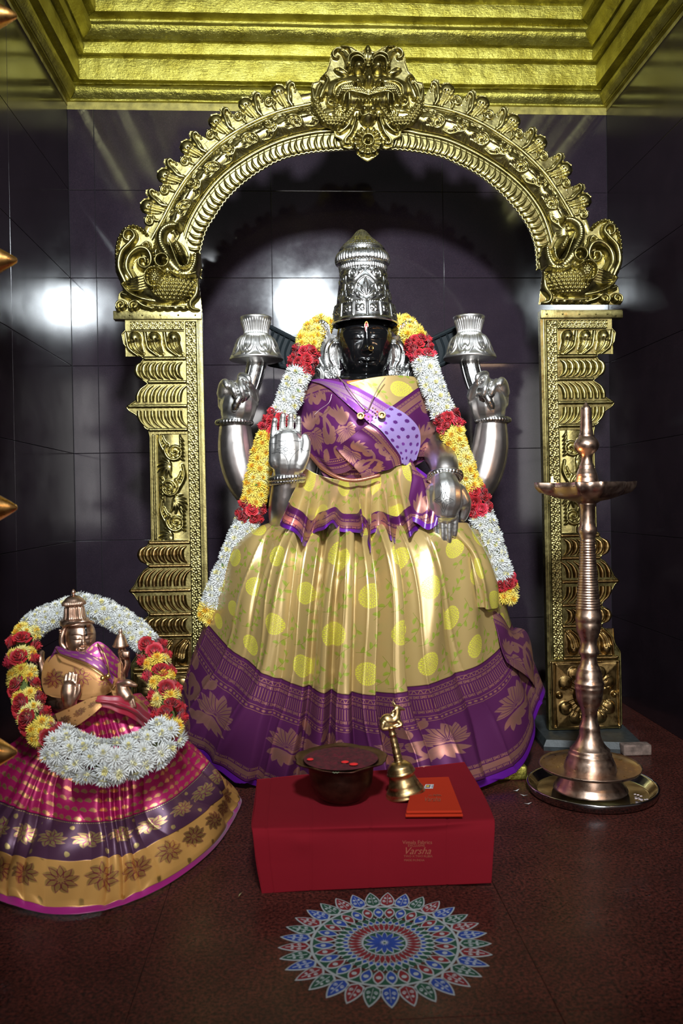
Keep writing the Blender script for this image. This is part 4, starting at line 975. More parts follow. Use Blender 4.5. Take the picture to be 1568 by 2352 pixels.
C0 = ax0+(ax1-ax0)*tt[:, None]; V = C0[:, None]+np.stack([rad*np.sin(a), -rad*np.cos(a), np.zeros_like(rad)], -1)
obj('crown', V, gridF(250, nth, cu=True), M_SILVERD, st)
# black striped stone wings behind
for s in (-1, 1):
    q = [(622, 752), (700, 792), (690, 850), (618, 836)] if s < 0 else [(1048, 752), (955, 796), (962, 862), (1050, 820)]
    mb = MB(); pts = [P(x, y, -.52) for x, y in q]; mb.prism(pts, (0, .05, 0))
    for k in range(6):
        t = (k+.6)/6.2; a_ = [q[0][0]+(q[1][0]-q[0][0])*t, q[0][1]+(q[1][1]-q[0][1])*t]; b_ = [q[3][0]+(q[2][0]-q[3][0])*t, q[3][1]+(q[2][1]-q[3][1])*t]
        c_ = [(a_[0]+b_[0])/2-s*-9, (a_[1]+b_[1])/2]; mb.tube(cat([P(*a_, -.521), P(*c_, -.523), P(*b_, -.521)], 5), .0035, 6)
    for e in ((q[0], q[1]), (q[3], q[2])): mb.tube([P(*e[0], -.522), P(*e[1], -.522)], .007, 8)
    mb.build('stone_wing', M_STRIPE, st, 'auto' and False)
# silver ear ornaments
def ear():
    R = Relief(-62, -62, 16, 88, .85)
    R.plate([(-44, -58), (-26, -62), (-12, -50), (-8, -30), (6, -24), (10, 0), (12, 40), (14, 60), (10, 78), (-4, 84), (-30, 78), (-54, 74), (-60, 60), (-50, 46), (-52, 30), (-46, 0), (-40, -20), (-52, -36)], 0, True)
    for k in range(9): a = k*2*PI/9; R.blob(-30+8*math.cos(a), -46+8*math.sin(a), 5, 5, 7)
    R.blob(-30, -46, 5, 5, 9); R.blob(-30, -30, 10, 7, 6); R.stroke(spiral(-30, -46, 13, 0, 1, 1, 1.), 2, 5)
    for k in range(15): R.blob(-22-20*math.sin(PI*(k/14)**.8*.86), -22+k*4.7, 3.4, 3.4, 8)
    R.stroke([(0, -16), (-12, -12), (-20, 4), (-22, 26), (-18, 44)], 2.2, 5)
    R.stroke([(-2, -8), (-10, 6), (-9, 30), (-2, 44)], [6, 8, 7, 5], 9); R.carve([[(-3, -2), (-7, 10), (-5, 30)]], 3.5, 6)
    R.stroke([(6, -20), (10, 10), (11, 50)], 3, 6)
    R.blob(-8, 62, 17, 17, 7); R.stroke(spiral(-8, 62, 15, 0, 1, 1, 1.), 2., 10)
    for k in range(11): a = k*2*PI/11; R.blob(-8+9.5*math.cos(a), 62+9.5*math.sin(a), 2.2, 2.2, 11)
    R.blob(-8, 62, 5, 5, 13); R.stroke([(-56, 68), (-44, 52), (-34, 58), (-32, 74)], [4, 6, 6, 4], 7); R.blob(-46, 44, 7, 7, 7)
    return R.blur(1)
Re = ear()
for s in (-1, 1):
    cx, cy = (768, 796) if s < 0 else (906, 798)
    V, F = Re.VF(lambda X, Y, H: PA(cx+(-s)*X, cy+Y, -.655+.022-.0004*(X+62))-np.stack([H*0, H*sc(-.65)*.95, H*0], -1), .012)
    obj('ear_ornament', V, F if s < 0 else F[:, ::-1], M_SILVERD, st)
# ---- hands and arms
def mirx(l, m=1668, dy=-4): return [[(m-a, b+dy, c, r) for a, b, c, r in ch] for ch in l]
fist = [
    [(545, 955, -.60, 38), (548, 930, -.615, 42), (550, 905, -.615, 36)], [(520, 930, -.60, 20), (514, 900, -.61, 15)], [(575, 925, -.61, 20), (580, 895, -.62, 15)],
    [(510, 905, -.62, 13), (511, 886, -.65, 9.5), (517, 878, -.67, 9), (521, 886, -.68, 7.5)],
    [(532, 898, -.60, 9), (529, 880, -.655, 7.4), (535, 893, -.684, 6.8), (541, 908, -.682, 6)],
    [(550, 895, -.60, 9), (548, 877, -.655, 7.4), (553, 892, -.684, 6.8), (558, 909, -.682, 6)],
    [(566, 892, -.60, 9), (553, 868, -.65, 8), (556, 862, -.665, 7.5), (570, 868, -.68, 7), (573, 876, -.68, 6)],
    [(584, 915, -.62, 13), (581, 898, -.65, 9), (573, 884, -.672, 7.6)]]
arm_b = [[(541, 960, -.60, 32), (540, 985, -.60, 37), (544, 1040, -.60, 43), (560, 1100, -.60, 42), (585, 1140, -.59, 34), (615, 1120, -.58, 36), (650, 1020, -.57, 42), (690, 940, -.57, 44)]]
for nm, ch, mt in (('upper_hand', fist, M_SILVER), ('forearm', arm_b, M_ARM)):
    for s in (-1, 1): remeshed([W3(c) for c in (ch if s < 0 else mirx(ch))], .0028 if nm != 'forearm' else .005, mt, nm, st, 2 if nm != 'forearm' else 4)
def ridged_ring(name, path_fn, r, n, mat, parent, k=260, amp=.0016, twist=0.):
    t = np.linspace(0, 1, k, endpoint=False); p = np.array([path_fn(x) for x in t]); a = np.linspace(0, 2*PI, 8, endpoint=False)
    tt, N, B = frames(p); rr = (r+amp*np.abs(np.sin(PI*n*t))**.7)[:, None]
    V = p[:, None]+rr[..., None]*(np.cos(a)[None, :, None]*N[:, None]+np.sin(a)[None, :, None]*B[:, None]); return obj(name, V, gridF(k, 8, cu=True, cv=True), mat, parent)
def bangle(cx, cy, Y, rx, tilt=0, h=9, sag=5):
    c = P(cx, cy, Y); k = sc(Y)
    for dz, r, n, am in ((-h*.45, 3.2, 1, 0), (0, 5.2, 34, .0028), (h*.45, 3.2, 1, 0)):
        ridged_ring('bangle', lambda t: c+np.array([rx*k*math.cos(2*PI*t), -rx*k*math.sin(2*PI*t), (-dz-tilt*math.cos(2*PI*t)+0*sag*math.sin(2*PI*t))*k]), r*k, n, M_SILVERD, st, amp=am*.6)
bangle(538, 971, -.60, 38); bangle(1131, 966, -.60, 37)
# lotus buds and stems
def lotus(cx, dy, s):
    Y = -.60; k = sc(Y); c = P(cx, 830+dy, Y); up = P(cx-s*-1, 728+dy, Y)-c
    pr_ = [(0, -6), (30, -4), (48, -1), (60, 2), (61, 6), (56, 12), (53, 18), (50, 28), (45, 42), (38, 53), (30, 59), (26.5, 63), (27, 68), (31, 82), (35, 93), (36.5, 98), (35, 100), (32, 97), (20, 90), (0, 88)]
    q = resample(cat(pr_, 5), 120); R = Relief(0, 0, 359, 119, 1.); tz = lambda z: float(np.interp(z, q[4:90, 1], np.arange(4, 90)))
    for j in range(8):
        u = (j+.5)*45
        R.stroke([(u-19, tz(50)), (u-20, tz(30)), (u-12, tz(14)), (u-3, tz(11)), (u, tz(17)), (u+3, tz(11)), (u+12, tz(14)), (u+20, tz(30)), (u+19, tz(50))], 2.4, 5)
        R.stroke([(u-12, tz(50)), (u-13, tz(30)), (u-6, tz(20)), (u, tz(26)), (u+6, tz(20)), (u+13, tz(30)), (u+12, tz(50))], 2.2, 5)
        for d in (-7, -3.5, 0, 3.5, 7): R.stroke([(u+d*.4, tz(57)), (u+d, tz(36))], 1.1, 3)
    for j in range(34): R.stroke([((j+.5)*360/34, tz(63)), ((j+.5)*360/34, tz(97))], 3.2, 4)
    R.blur(1); a = np.arange(360)/360*2*PI; rad = (q[:, 0][:, None]+R.H*.45)*k
    V = c+(q[:, 1][:, None]*k)[..., None]*np.array([0, 0, 1.])+np.stack([rad*np.cos(a), -rad*np.sin(a), 0*rad], -1)
    obj('lotus_bud', V, gridF(120, 360, cu=True), M_SILVER, st)
    mb = MB(); pth = cat([P(cx-s*1, 830+dy, Y), P(cx+s*8, 868+dy, Y-.01), P(cx+s*22, 905+dy, Y-.02), P(cx+s*40, 915+dy, Y-.045)], 8)
    V, F = tubeVF(pth, 22*k, 24); V = V.copy(); mb.add(V, F); 
    for j in range(9):
        an = j*2*PI/9; o_ = np.array([math.cos(an), math.sin(an), 0])*22*k; mb.tube(pth[:18]+o_, .0022, 5)
    # the stem's ribbed tip showing below the fingers
    tip = cat([P(cx+s*34, 905+dy, -.655), P(cx+s*43, 920+dy, -.668), P(cx+s*51, 938+dy, -.662)], 6); mb.tube(tip, np.linspace(9, 8.5, len(tip))*k*(1+.08*np.sin(np.arange(len(tip))*2.)), 12)
    mb.tube([P(cx+s*51, 938+dy, -.652), P(cx+s*55, 950+dy, -.648)], [7*k, 1*k], 10)
    mb.build('lotus_stem', M_SILVERD, st)
lotus(589, 0, -1); lotus(1078, -3, 1)
# raised palm
Yp = -.83
palm = [[(660, 1082, Yp+.02, 33), (661, 1055, Yp, 38), (661, 1030, Yp, 36), (660, 1012, Yp, 33)], [(640, 1060, Yp-.004, 24), (634, 1015, Yp, 17)], [(682, 1062, Yp-.008, 24), (692, 1045, Yp-.01, 17)],
        [(628, 1020, Yp, 12), (628, 995, Yp+.002, 8.8), (630, 972, Yp, 8.0), (631, 964, Yp-.004, 7.6)], [(646, 1015, Yp-.002, 10.2), (648, 985, Yp+.002, 8.9), (649, 966, Yp, 8.2), (650, 954, Yp-.004, 7.8)],
        [(665, 1015, Yp-.002, 10.2), (667, 985, Yp+.002, 8.9), (668, 964, Yp, 8.2), (668, 954, Yp-.004, 7.8)], [(684, 1018, Yp, 10.2), (685, 990, Yp+.002, 8.7), (686, 970, Yp, 8.0), (686, 960, Yp-.004, 7.6)],
        [(684, 1068, Yp-.01, 20), (698, 1045, Yp-.02, 14), (703, 1018, Yp-.022, 11.5), (700, 1003, Yp-.02, 8.8)]]
def flatten(ch, f=.62): return [[(a, b, Yp+(c-Yp)*1, r) for a, b, c, r in c_] for c_ in ch]
palm = [c if not 3 <= i_ <= 6 else [(a, b, y_, r_*.84) for a, b, y_, r_ in c] for i_, c in enumerate(palm)]
ph = remeshed([W3(c) for c in palm], .0026, M_SILVER, 'raised_hand', st, 1)
me = ph.data; co = np.empty(len(me.vertices)*3); me.vertices.foreach_get('co', co); co = co.reshape(-1, 3); co[:, 1] = Yp+(co[:, 1]-Yp)*.62; me.vertices.foreach_set('co', co.ravel()); me.update()
remeshed([W3([(658, 1085, Yp+.03, 30), (655, 1120, Yp+.04, 32), (652, 1165, Yp+.06, 36), (655, 1200, Yp+.10, 38)]), W3([(655, 1200, Yp+.10, 38), (705, 1120, -.56, 34), (725, 950, -.54, 36)])], .005, M_ARM, 'lower_arm', st, 3)
bangle(659, 1098, Yp+.035, 38, -3); bangle(659, 1106, Yp+.04, 36, -3, 3)
def engrave(name, curves, Y, r, parent, bulge=None):
    mb = MB()
    for c in curves:
        p = cat(c, 6); mb.tube([P(x, y, Y(x, y) if callable(Y) else Y) for x, y in p], r, 5)
    return mb.build(name, simple('dark_engraving', (.05, .05, .05), .5, .6), parent)
def ray_y(o, px, py):                   # the depth where the pixel ray meets a finished mesh, so that details lie on it
    d = Vector(ray(px, py)).normalized(); h = o.ray_cast(Vector(CAM), d) if True else None
    return h
DARK = simple('engraved_line', (.06, .06, .06), .5, .5)
def etch(o, curves, r=.0007):
    mb = MB(); k = 0
    for c in curves:
        p = on(o, cat(c, 6) if len(c) > 2 else resample(c, 8), r*.2)
        if len(p) > 2: mb.tube(p, r, 5); k += 1
    if k: mb.build('engraving', DARK, o)
lines = []
for x, ys in ((628, (978, 998, 1018)), (648, (966, 990, 1012)), (667, (966, 990, 1012)), (686, (972, 990, 1012))):
    for y in ys: lines.append([(x-9, y), (x, y+1.5), (x+9, y)])
lines += [[(624, 1042), (640, 1038), (652, 1045), (660, 1060), (662, 1078), (659, 1086)], [(690, 1030), (678, 1040), (668, 1055), (665, 1070), (665, 1080)], [(690, 1030), (700, 1036), (710, 1034)]]
for k in range(8):
    a = k*PI/4; c = (656, 1032); lines.append([(c[0]+4*math.cos(a), c[1]+3*math.sin(a)), (c[0]+13*math.cos(a+.25), c[1]+9*math.sin(a+.25)), (c[0]+21*math.cos(a), c[1]+13*math.sin(a)), (c[0]+13*math.cos(a-.25), c[1]+9*math.sin(a-.25)), (c[0]+4*math.cos(a), c[1]+3*math.sin(a))])
lines.append(spiral(656, 1032, 4, 0, 1, 1, 1.)); etch(ph, lines)
# lowered hand, back to the viewer, fingers down
Yl = -.86
low = [[(1020, 1108, Yl+.01, 32), (1024, 1130, Yl, 38), (1024, 1155, Yl, 38), (1022, 1172, Yl, 32)], [(1002, 1130, Yl+.005, 26), (998, 1165, Yl, 17)], [(1048, 1130, Yl+.005, 24), (1062, 1152, Yl+.005, 19)],
       [(998, 1172, Yl, 11.5), (999, 1200, Yl+.002, 9), (1000, 1225, Yl+.006, 8), (1001, 1240, Yl+.01, 7.5)], [(1014, 1175, Yl, 11.5), (1015, 1205, Yl, 9.4), (1016, 1232, Yl+.004, 8.4), (1016, 1246, Yl+.008, 7.8)],
       [(1031, 1175, Yl, 11.5), (1031, 1205, Yl, 9.4), (1031, 1230, Yl+.004, 8.4), (1031, 1244, Yl+.008, 7.8)], [(1044, 1170, Yl+.004, 11), (1045, 1195, Yl+.004, 8.8), (1045, 1215, Yl+.008, 8), (1044, 1230, Yl+.012, 7)],
       [(1055, 1135, Yl+.01, 20), (1066, 1152, Yl+.01, 16), (1068, 1172, Yl+.014, 12), (1062, 1190, Yl+.02, 10)]]
low = [c if not 3 <= i_ <= 6 else [(a, b, y_, r_*.86) for a, b, y_, r_ in c] for i_, c in enumerate(low)]
lh = remeshed([W3(c) for c in low], .0026, M_SILVER, 'lowered_hand', st, 1)
c4 = (1018, 1150); lines = [[(c4[0], c4[1]-27), (c4[0]+9, c4[1]-9), (c4[0]+24, c4[1]), (c4[0]+9, c4[1]+9), (c4[0], c4[1]+27), (c4[0]-9, c4[1]+9), (c4[0]-22, c4[1]), (c4[0]-9, c4[1]-9), (c4[0], c4[1]-27)], [(1010, 1108), (1014, 1120), (1013, 1132)], [(1024, 1108), (1021, 1120), (1023, 1132)]]
for k in range(4):
    a = k*PI/2; lines.append([(c4[0]+3*math.cos(a), c4[1]+3*math.sin(a)), (c4[0]+10*math.cos(a+.3), c4[1]+11*math.sin(a+.3)), (c4[0]+16*math.cos(a), c4[1]+18*math.sin(a)), (c4[0]+10*math.cos(a-.3), c4[1]+11*math.sin(a-.3)), (c4[0]+3*math.cos(a), c4[1]+3*math.sin(a))])
for x, ys in ((999, (1186, 1208)), (1015, (1188, 1212)), (1031, (1188, 1212)), (1045, (1182, 1202))):
    for y in ys: lines.append([(x-8, y), (x, y+1.2), (x+8, y)])
etch(lh, lines)
remeshed([W3([(1022, 1100, Yl+.03, 30), (1020, 1070, Yl+.06, 34), (1008, 1045, Yl+.16, 36)]), W3([(1008, 1045, Yl+.16, 36), (990, 980, -.565, 36)])], .005, M_ARM, 'lower_arm', st, 3)
c = P(1022, 1096, Yl+.03); k = sc(Yl)
for r_, dr, n in ((40, 3.0, 1), (37, 5.5, 30), (34, 2.6, 1)):
    ridged_ring('bangle', lambda t: c+np.array([r_*k*math.cos(2*PI*t), -(r_*.75)*k*math.sin(2*PI*t), (15*math.sin(2*PI*t)*1.+(3 if r_ == 40 else -3 if r_ == 34 else 0)*1.5)*k*1.]), dr*k, n, M_SILVERD, st, amp=.0016 if n > 1 else 0)
# ------------------------------------------------------------------ silk dress of the large statue
def sheet(name, V, mat, parent, uv, thick=.0012, mi=None):
    nv, nu = V.shape[:2]; N = normals(V)
    if N[nv//2, nu//2, 1] > 0: N = -N
    n = nu*nv; B = V-N*thick; F = gridF(nv, nu); a = np.arange(nu); e = []
    for line in (a, a+(nv-1)*nu, np.arange(nv)*nu, np.arange(nv)*nu+nu-1): e.append(np.stack([line[:-1], line[1:], line[1:]+n, line[:-1]+n], 1))
    m = None if mi is None else np.concatenate([mi.ravel(), mi.ravel(), np.zeros(sum(len(x) for x in e), int)+int(mi.ravel()[0])])
    return obj(name, np.concatenate([V.reshape(-1, 3), B.reshape(-1, 3)]), np.concatenate([F, F[:, ::-1]+n]+e), mat, parent, True, np.concatenate([uv.reshape(-1, 2)]*2), m)
def zig(x, k=.72):                     # pleat profile: slow rise, sharp tuck
    f = x-np.floor(x); r = np.where(f < k, f/k, (1-f)/(1-k)); return np.sin(r*PI/2)
def arcuv(V, c, su, sv, voff=0):
    du = np.linalg.norm(np.diff(V, axis=1), axis=2); U = np.concatenate([np.zeros((V.shape[0], 1)), np.cumsum(du, 1)], 1); U = U-U[:, c:c+1]
    dv = np.linalg.norm(np.diff(V, axis=0), axis=2).mean(1); Vv = np.r_[0, np.cumsum(dv)]
    return np.stack([U/su+.5, np.repeat(-(Vv/sv)[:, None]+voff, V.shape[1], 1)], -1)
H = lambda l, Y: [(a, b, y) for (a, b), y in zip(l, Y)]
def gr(px, py, z=.012): w = G(px, py, z); return (px, py, w[1])
Q0 = H([(622, 1190), (612, 1206), (655, 1190), (700, 1180), (750, 1175), (800, 1175), (850, 1175), (905, 1180), (980, 1188), (1072, 1205), (1060, 1185)], [-.535, -.60, -.66, -.70, -.73, -.74, -.74, -.72, -.69, -.62, -.535])
Q1 = H([(575, 1240), (545, 1252), (600, 1232), (675, 1234), (745, 1238), (810, 1240), (870, 1238), (940, 1230), (1028, 1222), (1108, 1238), (1085, 1225)], [-.535, -.68, -.78, -.84, -.86, -.86, -.86, -.85, -.82, -.72, -.535])
Q2 = H([(540, 1330), (517, 1342), (572, 1350), (655, 1362), (735, 1372), (808, 1378), (885, 1374), (970, 1358), (1066, 1330), (1140, 1310), (1120, 1300)], [-.535, -.69, -.82, -.89, -.92, -.93, -.92, -.90, -.84, -.71, -.535])
Q3 = H([(500, 1410), (484, 1430), (548, 1497), (638, 1555), (722, 1574), (800, 1587), (885, 1585), (985, 1562), (1105, 1518), (1168, 1440), (1150, 1420)], [-.535, -.68, -.82, -.90, -.93, -.945, -.94, -.91, -.84, -.70, -.535])
Q4 = H([(455, 1530), (438, 1550), (490, 1632), (600, 1690), (705, 1708), (803, 1718), (905, 1716), (1030, 1692), (1160, 1632), (1208, 1510), (1190, 1500)], [-.535, -.68, -.81, -.89, -.925, -.945, -.94, -.905, -.83, -.70, -.535])
Q5 = H([(440, 1630), (417, 1643), (452, 1725), (572, 1800)], [-.535, -.68, -.78, gr(572, 1800)[2]])+[gr(690, 1826), gr(805, 1838), gr(925, 1836), gr(1078, 1817)]+H([(1188, 1755), (1243, 1602), (1215, 1590)], [-.82, -.70, -.535])
C = np.array([Q0, Q1, Q2, Q3, Q4, Q5]); NU, NV = 620, 400
PX = crgrid(C, NU, NV); V = PA(PX[..., 0], PX[..., 1], PX[..., 2]); u, v = np.meshgrid(np.linspace(0, 1, NU), np.linspace(0, 1, NV))
N = normals(V); N = -N if N[NV//2, NU//2, 1] > 0 else N
uu = u*10                                             # in control columns
amp = sm(v, .03, .3)*(1+.35*sm(v, .5, .9))*(.008+.054*np.exp(-((uu-5.2)/2.1)**2))+.004
wob = .05*np.sin(v*6+uu)+.03*np.sin(v*13+2*uu)
ph_ = np.interp(uu, [0, 1, 2.2, 3.1, 3.8, 4.4, 5.0, 5.6, 6.2, 7.0, 8.0, 9, 10], [0, .6, 1.5, 2.9, 4.2, 5.6, 7.1, 8.5, 9.8, 11.2, 12.6, 13.6, 14.2])
ph_ = ph_*.68; pl = zig(ph_+wob, .84)*(.75+.25*np.sin(ph_*2.1))
d = amp*pl*1.0+.0035*np.sin(uu*4.1+v*7)*sm(v, .1, .4)+.004*np.exp(-((uu-2.2)/.8)**2)*np.sin(v*16+uu*3)
d += .014*np.exp(-((uu-7.9+1.2*(v-.5))/.22)**2)*sm(v, .08, .25)*(1-sm(v, .5, .8))+.016*np.exp(-((uu-7.2+1.6*(v-.4))/.25)**2)*sm(v, .05, .2)*(1-sm(v, .45, .7))
d += .010*np.exp(-((uu-3.0+.9*(v-.3))/.10)**2)*sm(v, .1, .25)+.006*np.exp(-((uu-2.4+1.0*(v-.4))/.07)**2)*sm(v, .2, .35)
for c_, sl, w_, a_ in ((1.35, .5, .035, .004), (2.1, .7, .03, .005), (2.75, .5, .03, .005), (3.5, .3, .03, .005), (4.1, .2, .025, .005), (4.75, .05, .025, .006), (5.35, -.1, .025, .006), (6.0, -.3, .03, .006), (6.7, -.4, .03, .006), (7.35, -.6, .035, .005), (8.3, -.7, .03, .004)):
    d += a_*np.exp(-np.abs(uu-c_+sl*(v-.2)+.03*np.sin(v*14+c_))/w_)*sm(v, .04, .2)
d *= 1-.92*sm(v, .965, 1.)*(PX[..., 1] > 1790)
VU = V.copy(); V = V+N*d[..., None]; V[..., 2] = np.maximum(V[..., 2], .004)
ks = int(NV*.6); V[:ks+1]
sk = sheet('skirt', V[:ks+1], brocade_yellow('yellow_brocade_skirt', 1, 1), st, arcuv(VU[:ks+1], NU//2,   .150, .150), .0015)
def slopeuv(V, k0, rep, lo=0., hi=1.):
    n = V.shape[0]; uv = np.zeros(V.shape[:2]+(2,)); L = np.linalg.norm(np.diff(V[n//2], axis=0), axis=1); U = np.r_[0, np.cumsum(L)]
    uv[..., 0] = (U/U[-1]*rep)[None]; uv[..., 1] = (1-lo-(hi-lo)*np.linspace(0, 1, n))[:, None]; return uv
kh = int(NV*.972)
M_BOR1 = brocade_border('purple_border_brocade_skirt', 1, 1, bg=.2)
sheet('skirt_border', V[ks:kh+1], M_BOR1, st, slopeuv(V[ks:kh+1], 0, 3.9), .0015)
sheet('hem', V[kh:], M_PURP, st, slopeuv(V[kh:], 0, 1), .0015)
# a loose fold of the skirt at its right side
patch('side_fold', [[(1000, 1205, -.83), (1050, 1200, -.85), (1085, 1205, -.80), (1100, 1225, -.72)], [(1070, 1260, -.84), (1095, 1265, -.845), (1115, 1265, -.81), (1128, 1285, -.72)],
      [(1090, 1330, -.85), (1115, 1335, -.86), (1132, 1335, -.82), (1140, 1345, -.73)], [(1098, 1395, -.845), (1118, 1400, -.855), (1134, 1398, -.82), (1142, 1390, -.74)]], 80, 110, brocade_yellow('yellow_brocade_fold', 1.2, 1.4), st, disp=lambda u, v: .006*np.sin(u*7+v*3)+.004*np.sin(u*15-v*4))
patch('side_tail', [[(1120, 1385, -.80), (1150, 1420, -.77), (1172, 1440, -.72), (1185, 1440, -.66)], [(1135, 1440, -.80), (1165, 1450, -.78), (1190, 1460, -.73), (1205, 1455, -.66)],
      [(1150, 1480, -.82), (1175, 1490, -.79), (1205, 1500, -.74), (1222, 1500, -.67)], [(1170, 1520, -.83), (1195, 1545, -.80), (1222, 1570, -.75), (1240, 1590, -.69)]], 70, 80, brocade_border('purple_tail_brocade', .7, .55, bg=.3), st, disp=lambda u, v: .006*np.sin(u*6+v*5))
# pleated frill at the waist
nu, nv = 560, 150; u, v = np.meshgrid(np.linspace(0, 1, nu), np.linspace(0, 1, nv))
top = cat([(700, 1075), (730, 1090), (765, 1100), (800, 1104), (838, 1100), (868, 1088), (905, 1068), (940, 1050)], 10); top = resample(top, nu)
hemc = resample(cat([(640, 1196), (668, 1224), (710, 1256), (722, 1222), (768, 1200), (788, 1228), (818, 1224), (832, 1204), (840, 1266), (858, 1232), (895, 1236), (924, 1256), (932, 1230), (958, 1220), (985, 1222), (1004, 1205)], 12), nu)
q = u*6.6+.25+.22*np.sin(u*9); ph2 = q*2*PI; fold = np.sin(ph2+.35*np.sin(ph2)); vv = v**.9
px = top[None, :, 0]*(1-vv)+hemc[None, :, 0]*vv+9*vv**1.6*np.sin(ph2*1.0+1.2)
py = top[None, :, 1]*(1-vv)+hemc[None, :, 1]*vv+(4+4*np.exp(-((u-.6)/.35)**2))*vv**2*fold-10*np.sin(PI*vv)*0
Yd = -.735-.10*np.sin(vv*PI*.52)-.075*vv-.036*fold*sm(vv, .0, .6)*(.35+.65*vv)-.0*u; Yd += .05*(2*np.abs(u-.45))**2*vv
V2 = PA(px, py, Yd); k1 = int(nv*.60); k2 = int(nv*.925)
def fruv(V, a, b, su): n, m = V.shape[:2]; return np.stack(np.meshgrid(np.linspace(0, su, m), np.linspace(a, b, n)), -1)
sheet('waist_frill', V2[:k1+1], brocade_yellow('yellow_brocade_frill', 1, 1), st, fruv(V2[:k1+1], .86, .25, 3.4))
sheet('frill_border', V2[k1:k2+1], brocade_border('frill_border_brocade', 1, 1, bg=.12), st, fruv(V2[k1:k2+1], .22, .02, 2.2))
sheet('frill_hem', V2[k2:], M_PURP, st, fruv(V2[k2:], 0, 1, 1))
# purple tail of the pleats on the right
patch('pleat_tail', [[(944, 1058, -.77), (948, 1062, -.775), (950, 1068, -.77), (953, 1076, -.765)], [(950, 1095, -.80), (965, 1098, -.815), (978, 1104, -.82), (990, 1112, -.81)],
      [(940, 1150, -.83), (965, 1150, -.85), (985, 1155, -.865), (1005, 1160, -.86)], [(935, 1195, -.85), (962, 1205, -.875), (985, 1216, -.885), (1004, 1205, -.88)]], 70, 110, [brocade_border('tail_brocade', .5, .5, bg=.12), M_PURP], st,
      disp=lambda u, v: .007*np.sin(u*6+1)+.003*np.sin(u*13+v*5), mi=lambda u, v: ((u > .88) | (v > .93)).astype(int))
# bodice
def tors(x, y):                        # how far the wrapped torso comes forward at a pixel
    a = np.clip((np.asarray(x, float)-845)/165, -1.2, 1.2); b = (np.asarray(y, float)-975)/125
    return -.565-.175*np.sqrt(np.clip(1.03-a*a, .05, 1))*(1-.10*b*b)-.028*np.exp(-((b-.15)/.6)**2)
def bod(name, G_, nu, nv, mat, lift, uvs=(1, 1), disp=None, mi=None, uvf=None):
    C = [[(a, b, float(tors(a, b))-lift) for a, b in row] for row in G_]; return patch(name, C, nu, nv, mat, st, uvs, disp, .001, mi, uvf)
wr = lambda u, v: .0022*np.sin(u*9+v*4)+.0015*np.sin(u*17-v*11)
bod('blouse_wrap', [[(684, 905), (735, 872), (800, 872), (860, 880), (930, 880), (1000, 900)], [(672, 950), (735, 930), (800, 925), (860, 925), (930, 930), (1012, 950)], [(684, 1000), (735, 1000), (800, 1000), (860, 1000), (930, 1000), (1010, 1010)],
     [(712, 1045), (750, 1060), (800, 1065), (860, 1062), (930, 1050), (985, 1048)], [(742, 1092), (765, 1108), (800, 1114), (845, 1110), (890, 1096), (940, 1078)]], 170, 150, brocade_border('blouse_brocade', 1.2, .9, bg=.12), 0., disp=wr)
bod('yellow_shoulder', [[(800, 880), (850, 868), (905, 862), (962, 866)], [(822, 895), (866, 895), (915, 890), (972, 885)], [(850, 915), (885, 918), (925, 910), (985, 900)], [(885, 938), (900, 935), (935, 915), (985, 900)]], 90, 60, brocade_yellow('yellow_brocade_shoulder', 1.1, .6), .010)
bod('orange_collar', [[(795, 876), (820, 872), (845, 872)], [(800, 884), (822, 882), (845, 880)]], 20, 8, M_ORANGE, .004)
bod('right_flap', [[(890, 940), (925, 915), (965, 888), (978, 884)], [(930, 965), (955, 945), (985, 925), (992, 920)], [(945, 1005), (968, 995), (1000, 985), (1008, 980)], [(945, 1050), (968, 1050), (1000, 1048), (1015, 1044)]], 80, 90, brocade_border('flap_brocade', .6, .5, bg=.12), .014, disp=lambda u, v: .003*np.sin(u*8+v*3))
bod('left_drape', [[(693, 900), (712, 876), (735, 870), (760, 876)], [(683, 945), (720, 925), (770, 915), (815, 935)], [(690, 990), (740, 985), (800, 975), (850, 972)], [(713, 1040), (750, 1045), (800, 1030), (848, 985)], [(735, 1072), (770, 1088), (815, 1070), (855, 985)]], 120, 150, brocade_border('drape_brocade', 1.1, .85, bg=.12), .018, disp=wr)
bod('drape_edge', [[(708, 874), (740, 870), (800, 882), (845, 902), (900, 935)], [(735, 880), (770, 898), (815, 925), (850, 950), (885, 975)], [(756, 890), (790, 922), (820, 948), (846, 970), (862, 990)]], 130, 50, brocade_border('pale_purple_border', 1.6, .30, (.17, .03, .24), (.42, .24, .34), bg=.12), .026)
bod('lilac_panel', [[(900, 932), (935, 955), (962, 985), (966, 1020), (955, 1055)], [(872, 950), (900, 975), (928, 1005), (940, 1035), (935, 1068)], [(850, 970), (875, 990), (900, 1020), (918, 1045), (922, 1064)]], 130, 60, brocade_border('lilac_silk', 2.4, 1.3, (.30, .21, .46), (.17, .03, .30), im=I_BUT2), .030, disp=lambda u, v: .002*np.sin(u*7))
bod('lower_drape', [[(850, 972), (875, 992), (900, 1022), (918, 1046), (924, 1066)], [(812, 998), (838, 1018), (864, 1044), (880, 1065), (885, 1080)], [(770, 1030), (790, 1052), (815, 1075), (828, 1090), (830, 1100)]], 110, 80, brocade_border('lower_drape_brocade', .8, .55, bg=.12), .027, disp=lambda u, v: .003*np.sin(v*12+u*3))
V, F = tubeVF(cat([P(712, 1045, -.735), P(740, 1075, -.775), P(780, 1098, -.80), P(820, 1103, -.80), P(870, 1092, -.795)], 8), .0055, 8); obj('waist_roll', V, F, simple('copper_zari', (.36, .14, .09), .35, .7, bump=.4, bs=400), st)
for r in ([(712, 1045), (735, 1075), (775, 1100)],): pass
